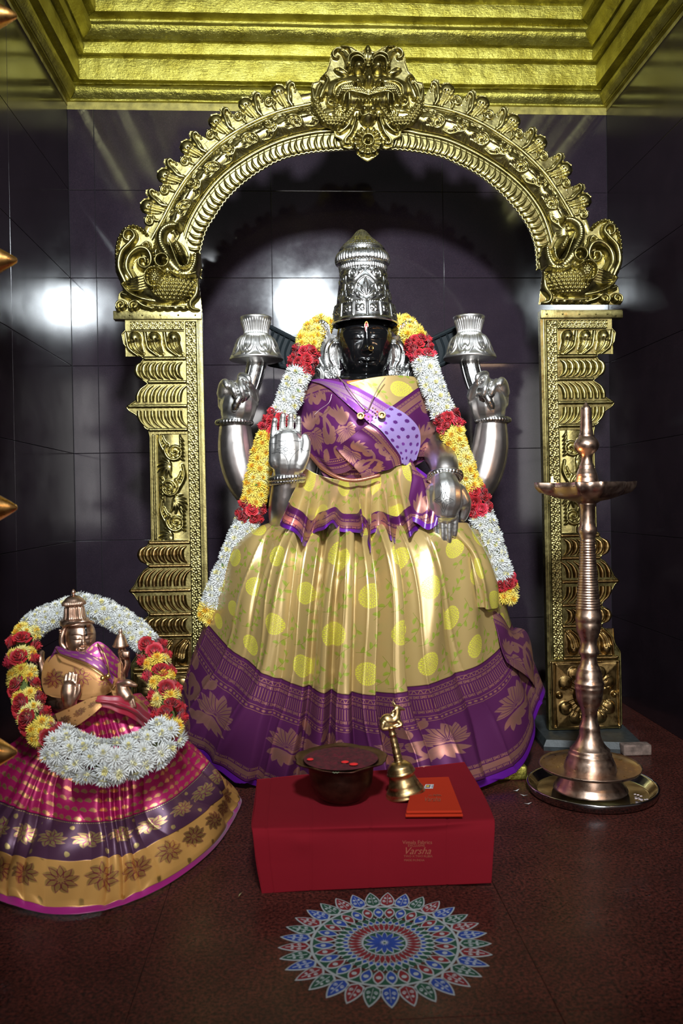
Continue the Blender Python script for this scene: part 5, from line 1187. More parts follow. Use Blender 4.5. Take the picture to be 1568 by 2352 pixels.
V, F = tubeVF(cat([P(762, 905, -.775), P(755, 925, -.778), P(735, 940, -.77), P(722, 952, -.768)], 8), .0007, 5); obj('drape_crease', V, F, simple('pale_zari', (.6, .45, .5), .3, .6), st)
if 0: V, F = tubeVF(cat([P(945, 870, -.73), P(985, 915, -.70), P(1010, 990, -.68), P(1018, 1048, -.69)], 8), .002, 5); 0 and obj("flap_edge", V, F, M_PURP, st)
# gilded corner of the pedestal showing under the skirt
M_GOLDF = goldpaint(); M_GOLDF.name = 'gilded_wood'
mb = MB(); mb.box((-.10, -.84, 0), (.585, -.34, .035), bev=.006); mb.box((-.06, -.80, .03), (.52, -.36, .30), bev=.01); mb.build('pedestal', M_GOLDF, st)
# ---- pendant
nk = thing('necklace', P(845, 900, -.78), 'brown thread with two small gold coins hanging over the purple silk bodice', 'necklace')
def onY(x, y): return float(tors(x, y))-.042
V, F = tubeVF(cat([P(773, 862, -.70)]+[P(x, y, onY(x, y)) for x, y in ((795, 885), (818, 915), (838, 937), (845, 939), (856, 915), (872, 885), (884, 868))], 8), .0013, 6); obj('cord', V, F, M_THREAD, nk)
arc = [(838, 940), (835, 947), (838, 954), (846, 957), (855, 957), (863, 953), (866, 946), (862, 940), (856, 937)]
for k, (x, y) in enumerate(arc):
    MB().ball(P(x, y, onY(x, y)-.004), (.0024, .0024, .0024), seg=8, rings=6).build('bead', [M_GOLD, M_THREAD, M_BEADR, M_GOLD, M_BLACK, M_GOLD, M_BEADR, M_THREAD, M_GOLD][k], nk)
for x, y in ((828, 955), (877, 953)):
    c = P(x, y, onY(x, y)-.006); V, F = latheVF([(0, .0012), (.004, .002), (.0045, .0012), (.008, .0012), (.0095, .002), (.0105, .0005), (.0095, -.0015), (0, -.0015)], c, 24, (0, -1, .35)); obj('coin', V, F, M_GOLD, nk)
# ------------------------------------------------------------------ flowers
def mum_mesh(name, mats, D, layers, seed, cone=.5):
    r = np.random.default_rng(seed); mb = MB()
    for li, (n, rr, el, L, m) in enumerate(layers):     # petals: count, root radius, elevation, length, material
        for k in range(n):
            a = 2*PI*(k+.5*(li % 2)+r.uniform(-.2, .2))/n; e = el+r.uniform(-.12, .12); Ln = L*D*r.uniform(.85, 1.1); w = D*.050*r.uniform(.8, 1.2)
            d = np.array([math.cos(a)*math.cos(e), math.sin(a)*math.cos(e), math.sin(e)]); side = np.array([-math.sin(a), math.cos(a), 0]); up = np.cross(d, side); up = up if up[2] > 0 else -up
            o = np.array([math.cos(a), math.sin(a), 0])*rr*D; o[2] += D*.02*li
            b = [o, o+d*Ln*.55+side*w-up*w*.2, o+d*Ln*1.0+up*Ln*.10, o+d*Ln*.55-side*w-up*w*.2]
            c = o+d*Ln*.6+up*w*.55
            mb.add([b[0], b[1], b[2], b[3], c], [(0, 1, 4), (1, 2, 4), (4, 2, 3), (0, 4, 3)], m)
    mb.ball((0, 0, D*.02), (D*.2, D*.2, D*.10), 1, 8, 4)
    return mb.me(mats, False, name)
LY = [(17, .10, -.35, .42, 0), (17, .09, .05, .40, 0), (15, .07, .38, .37, 0), (12, .05, .68, .32, 0), (9, .03, .98, .25, 2), (7, .02, 1.25, .19, 1)]
FD = .050
ME_W = [mum_mesh('white_chrysanthemum', [M_PW, M_PWC, M_PW], FD, LY, s) for s in (1, 2)]+[mum_mesh('white_chrysanthemum', [M_PW, M_PWC, M_PWC], FD, LY, 5)]
ME_Y = [mum_mesh('yellow_chrysanthemum', [M_PY, M_PYC, M_PYC], FD, LY, s) for s in (3, 4)]+[mum_mesh('yellow_chrysanthemum', [M_PYT, M_PYC, M_PY], FD, LY, 6)]
def rose_mesh(name, mat, D, seed):
    r = np.random.default_rng(seed); mb = MB(); ga = 2.39996
    for k in range(17):
        f = (k/16)**.8; a = k*ga+r.uniform(-.2, .2); R_ = D*(.05+.36*f); h = D*(.52-.30*f); wid = (2.4-1.1*f); n, m = 6, 4; V = []
        for j in range(m):
            t = j/(m-1); 
            for i in range(n):
                q = (i/(n-1)-.5)*wid*(1-.25*(t**3)); rad = R_*(.45+.55*math.sin(t*1.5))+D*(.10*f+.02)*max(0, t-.6)*2.5+D*.012*math.sin(i*2.4+k)
                z = D*.05+h*t-(.10*D*f)*max(0, t-.72)*3+.01*D*math.sin(i*1.9+k)
                V.append((rad*math.cos(a+q), rad*math.sin(a+q), z-D*.1))
        F = gridF(m, n).tolist(); mb.add(V, F)
    mb.ball((0, 0, D*.02), D*.2, seg=8, rings=5)
    return mb.me(mat, True, name)
ME_R = [rose_mesh('red_rose', M_ROSE, .034, 1), rose_mesh('red_rose', M_ROSE, .034, 2), rose_mesh('red_rose', M_ROSE2, .034, 3)]
def basis(z, roll=0.):
    z = Vector(z).normalized(); x = Vector((0, 0, 1)).cross(z)
    x = x.normalized() if x.length > .05 else Vector((1, 0, 0)); y = z.cross(x); c, s = math.cos(roll), math.sin(roll); x, y = x*c+y*s, y*c-x*s
    return Matrix(((x.x, y.x, z.x, 0), (x.y, y.y, z.y, 0), (x.z, y.z, z.z, 0), (0, 0, 0, 1)))
def garland(th, path, rad, colour, seed, dens=1.0, back=False, flat=.75, wscale=1.):
    """path: world polyline; rad: core radius(s); colour(t)->'w','y','r','d'; flowers stud the tube all round its visible side"""
    r = np.random.default_rng(seed); L = np.r_[0, np.cumsum(np.linalg.norm(np.diff(path, axis=0), axis=1))]; tot = L[-1]
    t_, N, B = frames(path); V, F = tubeVF(path, rad*.45, 8); o = obj('garland_string', V, F, M_STRING, th); s = 0.; k = 0
    while s < tot:
        c = colour(s/tot); i = min(np.searchsorted(L, s), len(path)-1); p = path[i]; tg = t_[i]
        fw = np.array([0, -1., .12]); fw -= tg*(fw@tg); fw /= np.linalg.norm(fw); sd = np.cross(tg, fw)
        big = c in 'wy'; D = FD if big else .034; nn = 4 if big else 5
        an = np.linspace(-1.75, 1.75, nn)+(.35 if k % 2 else -.1)
        for a in an:
            a2 = a+r.uniform(-.18, .18); d = fw*math.cos(a2)+sd*math.sin(a2); q = d+tg*r.uniform(-.3, .3)
            pos = p+(fw*math.cos(a2)*flat+sd*math.sin(a2))*rad*(.62 if big else .72)+tg*r.uniform(-.006, .006)
            sc_ = r.uniform(.82, 1.08)*wscale*(1 if big else 1.12)
            m = {'w': ME_W, 'y': ME_Y, 'r': ME_R, 'd': ME_R}[c]; me = m[int(r.choice(3, p=[.42, .36, .22]))]
            link(me.name.split('.')[0], me, th, Matrix.Translation(Vector(pos)) @ basis(q, r.uniform(0, 6.28)) @ Matrix.Scale(sc_, 4))
            if big and r.random() < .10:
                link('leaf', ME_LEAF, th, Matrix.Translation(Vector(pos+d*FD*.16)) @ basis(q+0.5*sd*r.uniform(-1, 1), r.uniform(0, 6.28)))
        s += (.021 if big else .022)/dens; k += 1
ME_LEAF = MB().add([(0, 0, 0), (.003, .006, .002), (0, .013, .001), (-.003, .006, .002)], [(0, 1, 2, 3)]).me(M_LEAF, False, 'leaf')
# the long garland of the large statue
gl = thing('flower_garland', P(740, 745, -.62), 'long white, yellow and red flower garland draped down both sides of the large statue', 'garland')
GL = [(742, 744, -.60), (712, 775, -.66), (697, 828, -.70), (674, 890, -.715), (650, 950, -.72), (622, 995, -.715), (604, 1045, -.715), (590, 1110, -.72), (577, 1175, -.72), (545, 1250, -.715), (513, 1330, -.71), (490, 1388, -.70), (480, 1422, -.69)]
GR = [(922, 744, -.60), (950, 775, -.66), (968, 812, -.69), (987, 870, -.715), (1010, 930, -.72), (1033, 978, -.73), (1046, 1022, -.735), (1064, 1078, -.74), (1086, 1132, -.74), (1097, 1160, -.74), (1112, 1205, -.74), (1132, 1262, -.735), (1150, 1320, -.73), (1160, 1352, -.72), (1160, 1376, -.72)]
def build_g(gp, cuts_, seed):
    px = resample(cat(gp, 10), 260); path = PA(px[:, 0], px[:, 1], px[:, 2]); L = np.r_[0, np.cumsum(np.linalg.norm(np.diff(path, axis=0), axis=1))]
    def colour(t):
        y = np.interp(t*L[-1], L, px[:, 1])
        for yy, c in cuts_:
            if y < yy: return c
        return cuts_[-1][1]
    garland(gl, path, .036, colour, seed)
build_g(GL, [(800, 'y'), (848, 'r'), (958, 'w'), (1000, 'r'), (1148, 'y'), (1198, 'r'), (1386, 'w'), (1398, 'r'), (9999, 'y')], 11)
build_g(GR, [(786, 'y'), (824, 'r'), (956, 'w'), (990, 'r'), (1128, 'y'), (1168, 'r'), (1334, 'w'), (1348, 'r'), (9999, 'y')], 12)

# ------------------------------------------------------------------ the small bronze idol
sm_i = thing('small_deity_statue', (-.47, -1.12, 0), 'small bronze goddess statue in a magenta and gold silk dress beside the left pillar', 'statue')
YI = -1.13; ks_ = sc(YI)
M_IB = M_BRONZE
remeshed([W3([(200, 1530, YI+.02, 32), (194, 1500, YI+.03, 19), (188, 1475, YI+.03, 17)]), W3([(200, 1530, YI, 60), (205, 1600, YI, 75), (215, 1660, YI-.02, 85)])], .008, M_IB, 'body', sm_i, 4)
hs = head(185, 1462, YI-.006, 33, 41, M_IB, 'head', sm_i, yaw=-.42, tilt=.03, nu=110, nv=120, feat=1.15)
mb = MB(); c = P(168, 1354, YI); c2 = P(172, 1428, YI+.0); ax = c-c2; Lc = np.linalg.norm(ax)
pr_ = [(0, 1.02), (2.5, .99), (5, .93), (5, .89), (2.5, .86), (4, .83), (12, .79), (18, .73), (22, .66), (25, .60), (26, .55), (25, .52), (19, .50), (20, .46), (21, .42), (22, .25), (24, .12), (29, .09), (32, .04), (33, -.03), (31, -.08), (0, -.08)]
pr2 = resample(cat(pr_, 4), 110); R = Relief(0, 0, 239, 109, 1.)
for k in range(40): R.stroke([(6*k+3, float(np.interp(-.62, -pr2[:, 1], np.arange(110)))), (6*k+3, float(np.interp(-.54, -pr2[:, 1], np.arange(110))))], 2.2, 4)
for k in range(6): R.stroke(spiral(40*k+20, float(np.interp(-.33, -pr2[:, 1], np.arange(110))), 13, 0, 1.5, 1, .2), 2.6, 5)
for k in range(40): R.blob(6*k+3, float(np.interp(-.10, -pr2[:, 1], np.arange(110))), 2.2, 2, 3)
a = np.arange(240)/240*2*PI; axn = ax/Lc; rad = (pr2[:, 0][:, None]+R.H*.3)*ks_
e1 = np.cross([0, 1, 0], axn); e1 /= np.linalg.norm(e1); e2 = np.cross(axn, e1)
V = c2+(pr2[:, 1]*Lc)[:, None, None]*axn+rad[..., None]*(np.cos(a)[None, :, None]*e1+np.sin(a)[None, :, None]*e2)
obj('crown', V, gridF(110, 240, cu=True)[:, ::-1], M_IB, sm_i)
V, F = tubeVF(on(hs, [(196, 1438), (197, 1446), (198, 1458)]) or [P(196, 1438, YI-.04), P(198, 1458, YI-.04)], .0026, 6); obj('forehead_mark', V, F, M_BLACK, hs)
mb = MB()
for s, x in ((-1, 152), ): 
    mb.tube(cat([P(x-2, 1440, YI-.005), P(x-9, 1460, YI-.01), P(x-10, 1478, YI-.01), P(x-2, 1490, YI-.012)], 6), .006, 8)
    for k in range(8): mb.ball(P(x-14+k*.8, 1448+k*5, YI-.012), .0032, seg=6, rings=4)
mb.build('ear_ornament', M_IB, sm_i)
V, F = tubeVF(cat([P(146, 1440, YI-.02), P(160, 1433, YI-.038), P(188, 1428, YI-.044), P(206, 1428, YI-.032), P(214, 1430, YI-.010)], 6), .0035, 8); obj('crown_band', V, F, M_IB, sm_i)
# hands: raised palm, lowered hand, bud holding hand on the right and its stub on the left
Yh = YI-.10
remeshed([W3([(160, 1612, Yh, 17), (160, 1590, Yh, 20), (160, 1578, Yh, 18)])]+[W3([(149+k*8, 1582, Yh-.002, 4.6), (149.5+k*8.6, 1562, Yh, 3.9), (152+k*8.2, 1549-(k in (1, 2))*4, Yh+.002, 3.1)]) for k in range(4)]+
         [W3([(172, 1600, Yh-.004, 10), (181, 1588, Yh-.008, 6.5), (182, 1574, Yh-.008, 5)]), W3([(160, 1612, Yh, 15), (145, 1620, Yh+.03, 17), (125, 1600, YI-.02, 20), (118, 1560, YI, 22)])], .0019, M_IB, 'raised_hand', sm_i, 1)
remeshed([W3([(278, 1575, Yh, 13), (284, 1590, Yh-.005, 16), (292, 1600, Yh-.01, 14)]), W3([(276, 1572, Yh, 10), (292, 1568, Yh-.01, 8), (305, 1572, Yh-.01, 6), (312, 1574, Yh-.01, 4.5)])]+
         [W3([(282+k*7.5, 1600, Yh-.01, 4.4), (285+k*7.6, 1614, Yh-.012, 3.7), (289+k*7.4, 1624+(k in (1, 2))*4, Yh-.012, 3.0)]) for k in range(4)]+[W3([(280, 1575, Yh, 12), (272, 1560, YI-.02, 16), (265, 1530, YI, 20)])], .0019, M_IB, 'lowered_hand', sm_i, 1)
remeshed([W3([(284, 1548, YI, 9), (290, 1525, YI-.01, 10), (284, 1508, YI-.01, 11), (280, 1495, YI-.01, 10)])]+[W3([(278+k*6, 1508, YI-.02, 5), (282+k*6, 1498, YI-.028, 4.4), (284+k*5, 1508, YI-.03, 4)]) for k in range(3)]+[W3([(286, 1550, YI, 9), (272, 1552, YI+.01, 12), (258, 1520, YI+.01, 16)])], .0028, M_IB, 'upper_hand', sm_i, 2)
remeshed([W3([(95, 1500, YI+.01, 8), (92, 1515, YI, 10), (96, 1530, YI, 10), (108, 1560, YI, 13), (130, 1530, YI, 18)])], .003, M_IB, 'upper_hand', sm_i, 2)
c = P(277, 1482, YI-.01); V, F = latheVF(np.array([(0, 38), (3, 36), (5, 30), (3, 27), (8, 22), (13, 12), (16, 2), (19, -1), (16, -4), (0, -5)])*ks_, c, 28); obj('lotus_bud', V, F, M_IB, sm_i)
# skirt: a wide fan lying to the floor
I0 = [(105, 1615, -1.08), (120, 1590, -1.13), (150, 1600, -1.18), (180, 1605, -1.20), (215, 1605, -1.205), (250, 1600, -1.20), (285, 1598, -1.18), (320, 1592, -1.13), (330, 1600, -1.07)]
I1 = [(60, 1700, -1.05), (75, 1690, -1.13), (120, 1700, -1.22), (170, 1715, -1.25), (220, 1722, -1.255), (275, 1715, -1.25), (330, 1690, -1.21), (370, 1650, -1.12), (370, 1650, -1.04)]
I2 = [(-40, 1760, -1.02), (-20, 1770, -1.14), (60, 1805, -1.24), (140, 1835, -1.29), (220, 1845, -1.30), (300, 1835, -1.28), (380, 1800, -1.22), (440, 1740, -1.10), (430, 1720, -1.0)]
def gf(px, py, z): w = G(px, py, z); return (px, py, float(w[1]))
I3 = [(-150, 1850, -1.0), (-130, 1885, -1.13), (0, 1925, -1.27), (110, 1950, -1.33), (220, 1950, -1.335), (330, 1920, -1.30), (430, 1868, -1.22), (502, 1790, -1.07), (475, 1750, -1.0)]
I4 = [(-220, 1930, -1.0), (-180, 1990, -1.15), gf(-20, 2062, .006), gf(110, 2098, .006), gf(235, 2090, .006), gf(370, 2040, .006), gf(490, 1950, .006), gf(553, 1850, .006), (538, 1822, -.915)]
C = np.array([I0, I1, I2, I3, I4]); NU, NV = 520, 330; PX = crgrid(C, NU, NV); V = PA(PX[..., 0], PX[..., 1], PX[..., 2]); u, v = np.meshgrid(np.linspace(0, 1, NU), np.linspace(0, 1, NV))
N = normals(V); N = -N if N[NV//2, NU//2, 1] > 0 else N; uu = u*8
ph_ = np.interp(uu, [0, 1, 2, 3, 4, 5, 6, 7, 8], [0, 2.4, 5.2, 7.8, 10.1, 12.4, 14.8, 17.0, 18.6])+.34*np.sin(v*5+uu*2)+.2*np.sin(v*11-uu)+.45*np.sin(uu*2.7)
d = (sm(v, .0, .25)*.016*(1.15-.55*v))*zig(ph_, .6)*(.65+.35*np.sin(ph_*1.3))+.007*np.sin(uu*2.3+v*8)*sm(v, .2, .5)+.005*np.sin(uu*5.1+v*15)*sm(v, .3, .6)
d *= 1-.9*sm(v, .95, 1.); VU = V.copy(); V = V+N*d[..., None]; V[..., 2] = np.maximum(V[..., 2], .003); V[..., 0] = np.maximum(V[..., 0], -.757+.002*np.sin(uu*9))
def brocade_pink(name, im, a, b, sx=1, sy=1, metalb=.9, c=None):
    t = NT(name); s = sep(t, t.image(im, sx, sy)); col = t.mix(s[0], a, b)
    if c: col = t.mix(s[1], col, c)
    t.P(color=col, metal=t.mix(s[0], (.35,)*3, (metalb,)*3), rough=.36, normal=t.bump(t.noise(1400, 1), .25, .0006)); return t.m
M_PINK = brocade_pink('magenta_brocade', I_BUT, (.36, .008, .09), (.60, .30, .14), 1, 1)
M_GREYB = brocade_pink('mauve_lotus_brocade', I_LOT, (.085, .03, .065), (.52, .38, .15), 1, 1, .8, (.30, .02, .16))
M_GOLDZ = brocade_pink('gold_zari_border', I_LOT, (.62, .32, .09), (.74, .44, .14), 1.3, .8, .9, (.40, .06, .10))
a_, b_, c_ = int(NV*.60), int(NV*.80), int(NV*.975)
sheet('skirt', V[:a_+1], M_PINK, sm_i, arcuv(VU[:a_+1], NU//2, .075, .075), .0015)
sheet('lotus_band', V[a_:b_+1], M_GREYB, sm_i, slopeuv(V[a_:b_+1], 0, 7), .0015)
sheet('gold_border', V[b_:c_+1], M_GOLDZ, sm_i, slopeuv(V[b_:c_+1], 0, 6, 0., .9), .0015)
sheet('hem', V[c_:], simple('magenta_silk', (.32, .01, .16), .4, sheen=.2), sm_i, slopeuv(V[c_:], 0, 1), .0015)
# wrapped bodice
def ptch(name, G_, nu, nv, mat, uvs=(1, 1), disp=None): return patch(name, G_, nu, nv, mat, sm_i, uvs, disp, .001)
def ti(x, y): return YI-.012-.085*math.sqrt(max(.05, 1-((x-195)/105)**2))*(1-.25*((y-1570)/90)**2)
def bi(l): return [[(x, y, ti(x, y)-o) for x, y, *oo in row for o in [oo[0] if oo else 0]] for row in l]
M_GZ2 = brocade_pink('gold_zari_bodice', I_LOT, (.60, .30, .11), (.72, .42, .15), 1.6, 1.3, .85, (.35, .02, .12))
ptch('gold_wrap', bi([[(98, 1530), (115, 1508), (150, 1500), (200, 1508), (245, 1530), (276, 1520)], [(96, 1565), (130, 1550), (170, 1548), (210, 1550), (245, 1560), (275, 1560)], [(104, 1592), (140, 1592), (175, 1592), (210, 1590), (240, 1585), (262, 1578)], [(118, 1600), (150, 1606), (180, 1608), (210, 1606), (235, 1600), (255, 1590)]]), 130, 90, M_GZ2, disp=lambda u, v: .002*np.sin(u*8+v*3))
M_MAUV = brocade_pink('mauve_bodice', I_BUT2, (.20, .03, .16), (.46, .28, .18), 2, 1, .8)
ptch('mauve_fold', bi([[(128, 1500, .004), (130, 1484, .004), (160, 1494, .01), (200, 1500, .016), (235, 1520, .02), (262, 1555, .016)], [(110, 1520, .004), (125, 1500, .008), (160, 1508, .014), (200, 1522, .018), (235, 1545, .02), (258, 1572, .016)]]), 90, 30, M_MAUV)
ptch('shoulder_cloth', bi([[(196, 1496, .006), (222, 1474, .006), (245, 1484, .004), (270, 1510, 0)], [(205, 1510, .008), (232, 1505, .008), (255, 1515, .006), (276, 1525, 0)], [(225, 1528, .008), (245, 1535, .008), (262, 1550, .006), (272, 1560, 0)]]), 60, 50, brocade_pink('mauve_shoulder', I_BUT, (.30, .02, .16), (.56, .36, .16), 1.4, 1, .8))
ptch('lap_border', [[(125, 1640, -1.21), (160, 1625, -1.24), (200, 1606, -1.25), (225, 1600, -1.25)], [(135, 1665, -1.22), (170, 1650, -1.25), (205, 1628, -1.262), (230, 1612, -1.26)], [(148, 1682, -1.225), (180, 1665, -1.255), (212, 1642, -1.266), (235, 1622, -1.262)]], 60, 40, M_GZ2)
ptch('sash', [[(225, 1600, -1.25), (265, 1598, -1.245), (310, 1612, -1.23), (345, 1640, -1.19)], [(220, 1608, -1.262), (265, 1614, -1.262), (308, 1630, -1.245), (343, 1658, -1.20)], [(222, 1616, -1.255), (265, 1632, -1.255), (305, 1650, -1.24), (338, 1678, -1.20)]], 90, 40, simple('crimson_silk', (.30, .010, .03), .42, sheen=.2), disp=lambda u, v: .003*np.sin(v*14)+.001*np.sin(u*20))
ptch('lap_cloth', [[(255, 1585, -1.22), (285, 1590, -1.23), (320, 1605, -1.20), (345, 1632, -1.14)], [(262, 1605, -1.235), (290, 1612, -1.24), (325, 1628, -1.21), (348, 1650, -1.15)]], 40, 30, M_GZ2)
V, F = tubeVF(cat([P(224, 1478, -1.215), P(236, 1495, -1.245), P(246, 1520, -1.25), P(250, 1545, -1.25), P(243, 1556, -1.25)], 6), .0015, 5); obj('chain', V, F, M_GOLD, sm_i)
V, F = tubeVF(cat([P(128, 1490, -1.215), P(140, 1504, -1.23), P(175, 1518, -1.24), P(210, 1535, -1.25), P(236, 1552, -1.252)], 6), .0015, 5); obj('chain', V, F, M_GOLD, sm_i)
for x, y in ((236, 1558), (248, 1553)): MB().ball(P(x, y, -1.256), .0055, seg=12, rings=8).build('gold_bead', M_GOLD, sm_i)
# its ring-shaped garland
g2 = thing('ring_garland', P(210, 1385, -1.06), 'round white, yellow and red flower garland hung on the small bronze goddess', 'garland')
RG = [(150, 1402, -1.06), (95, 1425, -1.07), (62, 1455, -1.11), (50, 1500, -1.15), (52, 1560, -1.18), (66, 1620, -1.22), (92, 1675, -1.26), (135, 1712, -1.29), (190, 1742, -1.32), (250, 1750, -1.33), (310, 1735, -1.31), (360, 1710, -1.28), (388, 1665, -1.24), (385, 1620, -1.20), (370, 1560, -1.16), (352, 1505, -1.12), (325, 1465, -1.08), (280, 1428, -1.06), (230, 1402, -1.055), (185, 1392, -1.055)]
px = resample(cat(RG, 10, True), 420); path = PA(px[:, 0], px[:, 1], px[:, 2])
L2 = np.r_[0, np.cumsum(np.linalg.norm(np.diff(path, axis=0), axis=1))]; fr = L2/L2[-1]
def at_t(x, y): return fr[np.argmin((px[:, 0]-x)**2+(px[:, 1]-y)**2)]
tA, tB, tC, tD = at_t(66, 1450), at_t(128, 1710), at_t(385, 1688), at_t(335, 1476)
def col2(t):
    if t < tA or t > tD or tB < t < tC: return 'w'
    q = (t-tA)/(tB-tA) if t < tB else (t-tC)/(tD-tC); n = 6.2
    return 'r' if (q*n) % 1 > .52 else 'y'
def garland2():
    r = np.random.default_rng(21); t_, N, B = frames(path); V, F = tubeVF(path, .012, 8); obj('garland_string', V, F, M_STRING, g2); s = 0.; k = 0
    while s < L2[-1]:
        t = s/L2[-1]; c = col2(t); i = min(np.searchsorted(L2, s), len(path)-1); p = path[i]; tg = t_[i]; fw = np.array([0, -1., .25]); fw -= tg*(fw@tg); fw /= np.linalg.norm(fw); sd = np.cross(tg, fw)
        big = c in 'wy'; low_ = tB < t < tC; rad = .040 if low_ else .026
        for a in np.linspace(-1.7, 1.7, 4 if big else 3)+(.3 if k % 2 else -.15):
            a2 = a+r.uniform(-.2, .2); d = fw*math.cos(a2)+sd*math.sin(a2); pos = p+(fw*math.cos(a2)*.75+sd*math.sin(a2))*rad*.8+tg*r.uniform(-.005, .005)
            m = {'w': ME_W, 'y': ME_Y, 'r': ME_R}[c]; me = m[int(r.choice(3, p=[.42, .36, .22]))]
            link(me.name.split('.')[0], me, g2, Matrix.Translation(Vector(pos)) @ basis(d+tg*r.uniform(-.3, .3), r.uniform(0, 6.28)) @ Matrix.Scale(r.uniform(.85, 1.0)*(1.0 if low_ else .78 if big else 1.3), 4))
        s += (.022 if low_ else .0165) if big else .027; k += 1
garland2()

# ------------------------------------------------------------------ tall brass lamp on its steel plate
XLm, YLm = .712, -.943; KL = sc(YLm)
def zp(y): return float(P(1355, y, YLm)[2])
lp = thing('oil_lamp', (XLm, YLm, .01), 'tall turned brass oil lamp with one lit wick standing before the right pillar', 'lamp')
X_top = float(P(1340, 930, YLm)[0]); ax_ = None
def lathe_px(name, prof, mat, parent, seg=56):
    q = np.array([(r*KL, zp(y)) for r, y in prof]); x = XLm
    V, F = latheVF(q, (XLm, YLm, 0), seg); return obj(name, V, F, mat, parent)
def sharp(l): return l
lathe_px('finial', [(0, 922), (3, 926), (7, 932), (12, 937), (12, 942), (13, 960), (14, 985), (16, 998), (17.5, 1000), (17, 1002), (18.5, 1004), (24, 1010), (28.5, 1018), (29, 1024), (26, 1032), (20, 1039), (17, 1041), (14, 1046), (12.5, 1052), (13, 1060), (15.5, 1068), (18, 1071), (17, 1074), (19.5, 1078), (23, 1088), (23.8, 1089), (23.2, 1091), (24.6, 1093), (24, 1095), (25.5, 1100), (26.5, 1112), (26, 1122), (0, 1124)], M_LAMP, lp)
mb = MB()
dish = [(26, 1124), (55, 1130), (74, 1126), (83, 1114), (86, 1108), (87.5, 1109), (86, 1120), (80, 1132), (67, 1142), (48, 1148), (30, 1151), (22, 1156)]
n = 80; V = []
for r, y in dish:
    for k in range(n):
        a = 2*PI*k/n; f = 0
        for s0 in (PI, PI*.0+.06, PI*.5, PI*1.5, PI*.66, PI*1.33): 
            dd = (a-s0+PI) % (2*PI)-PI; f = max(f, math.exp(-(dd/.13)**2)*sm(np.array(r), 60, 86)*(1 if abs(s0-PI) < .1 or s0 < .1 else .35))
        rr = r+38*f; V.append((XLm+rr*KL*math.cos(a), YLm+rr*KL*math.sin(a), zp(y)+.002*f))
obj('oil_dish', np.array(V), gridF(len(dish), n, cu=True), M_LAMP, lp)
rings = [(17+11*((y-1240)/158)**1.5, y) for y in range(1240, 1399)]
ringp = [(r+1.5*abs(math.sin(PI*(y-1240)/6.1))-.7, y) for r, y in rings]
stem = [(0, 1150), (22, 1154), (20, 1160), (17.5, 1170), (17.3, 1200), (18.5, 1208), (21.5, 1213), (22.3, 1219), (21, 1225), (18.5, 1229), (19, 1232), (17, 1236)]+ringp+[(28, 1400), (28, 1408), (30, 1412), (30.5, 1418), (29.5, 1425), (28, 1428), (28.8, 1431), (28, 1440), (26.5, 1450), (23, 1457), (23, 1461), (20, 1466), (18.5, 1474), (18.5, 1482), (21, 1490), (23, 1495), (23, 1500), (19, 1504), (18, 1512), (19.5, 1524), (24, 1532), (26, 1535), (25.5, 1537), (28.5, 1544), (30.5, 1555), (30.5, 1563), (33.5, 1566), (34, 1570), (32, 1573), (33.5, 1577), (33, 1582), (31, 1585), (31, 1592), (29.5, 1604), (25, 1617), (21, 1624), (21.5, 1628), (18.5, 1633), (17.5, 1645), (18.5, 1656), (22.5, 1666), (24, 1670), (23, 1674), (24, 1680), (24.5, 1688), (28, 1697), (34, 1708), (42, 1717), (46, 1720), (45, 1724), (48, 1727), (50, 1730), (49.5, 1733), (53, 1740), (58, 1752), (60, 1764), (60, 1772), (63, 1777), (65, 1783), (66, 1788)]
lathe_px('stem', stem, M_LAMP, lp)
q = [(60*KL, .060), (100*KL, .060), (112*KL, .066), (117*KL, .0705), (117.5*KL, .069), (112*KL, .062), (95*KL, .055), (64*KL, .052), (66*KL, .047), (70*KL, .035), (78*KL, .022), (84*KL, .014), (85*KL, .0105), (60*KL, .0105), (0, .0105)]
V, F = latheVF(q, (XLm, YLm, 0), 80); obj('foot', V, F, M_LAMP, lp)
c = P(1268, 1110, YLm); 
V, F = tubeVF([c+np.array([.03, 0, -.006]), c+np.array([.012, 0, .001]), c], .0022, 6); obj('wick', V, F, M_WICK, lp)
V, F = latheVF([(0, -.001), (.0028, .002), (.0038, .006), (.0030, .011), (.0012, .016), (0, .019)], c, 12); obj('flame', V, F, M_FLAME, lp)
l = bpy.data.lights.new('flame_light', 'POINT'); l.energy = .35; l.color = (1, .45, .15); l.shadow_soft_size = .006; o = bpy.data.objects.new('flame_light', l); COL.objects.link(o); o.location = c+np.array([0, 0, .012])
tr = thing('steel_tray', (XLm, YLm, 0), 'round polished steel tray under the tall brass lamp', 'tray')
V, F = latheVF([(0, .004), (.130, .004), (.134, .006), (.150, .022), (.155, .025), (.1575, .023), (.156, .018), (.152, .006), (.146, .001), (0, .001)], (XLm+.004, YLm-.0, 0), 96); obj('tray_dish', V, F, M_STEEL, tr)
V, F = latheVF([(0, 0), (.004, .001), (.008, .0)], (XLm, YLm, .0045), 8)
mb = MB()
for k in range(9): mb.ball((XLm+.10+rng.uniform(-.02, .02), YLm-.06+rng.uniform(-.02, .02), .0065), (.004*rng.uniform(.5, 1.2), .002, .0015), seg=6, rings=4)
o = mb.build('petal_crumbs', M_MARKW, tr); o['kind'] = 'stuff'
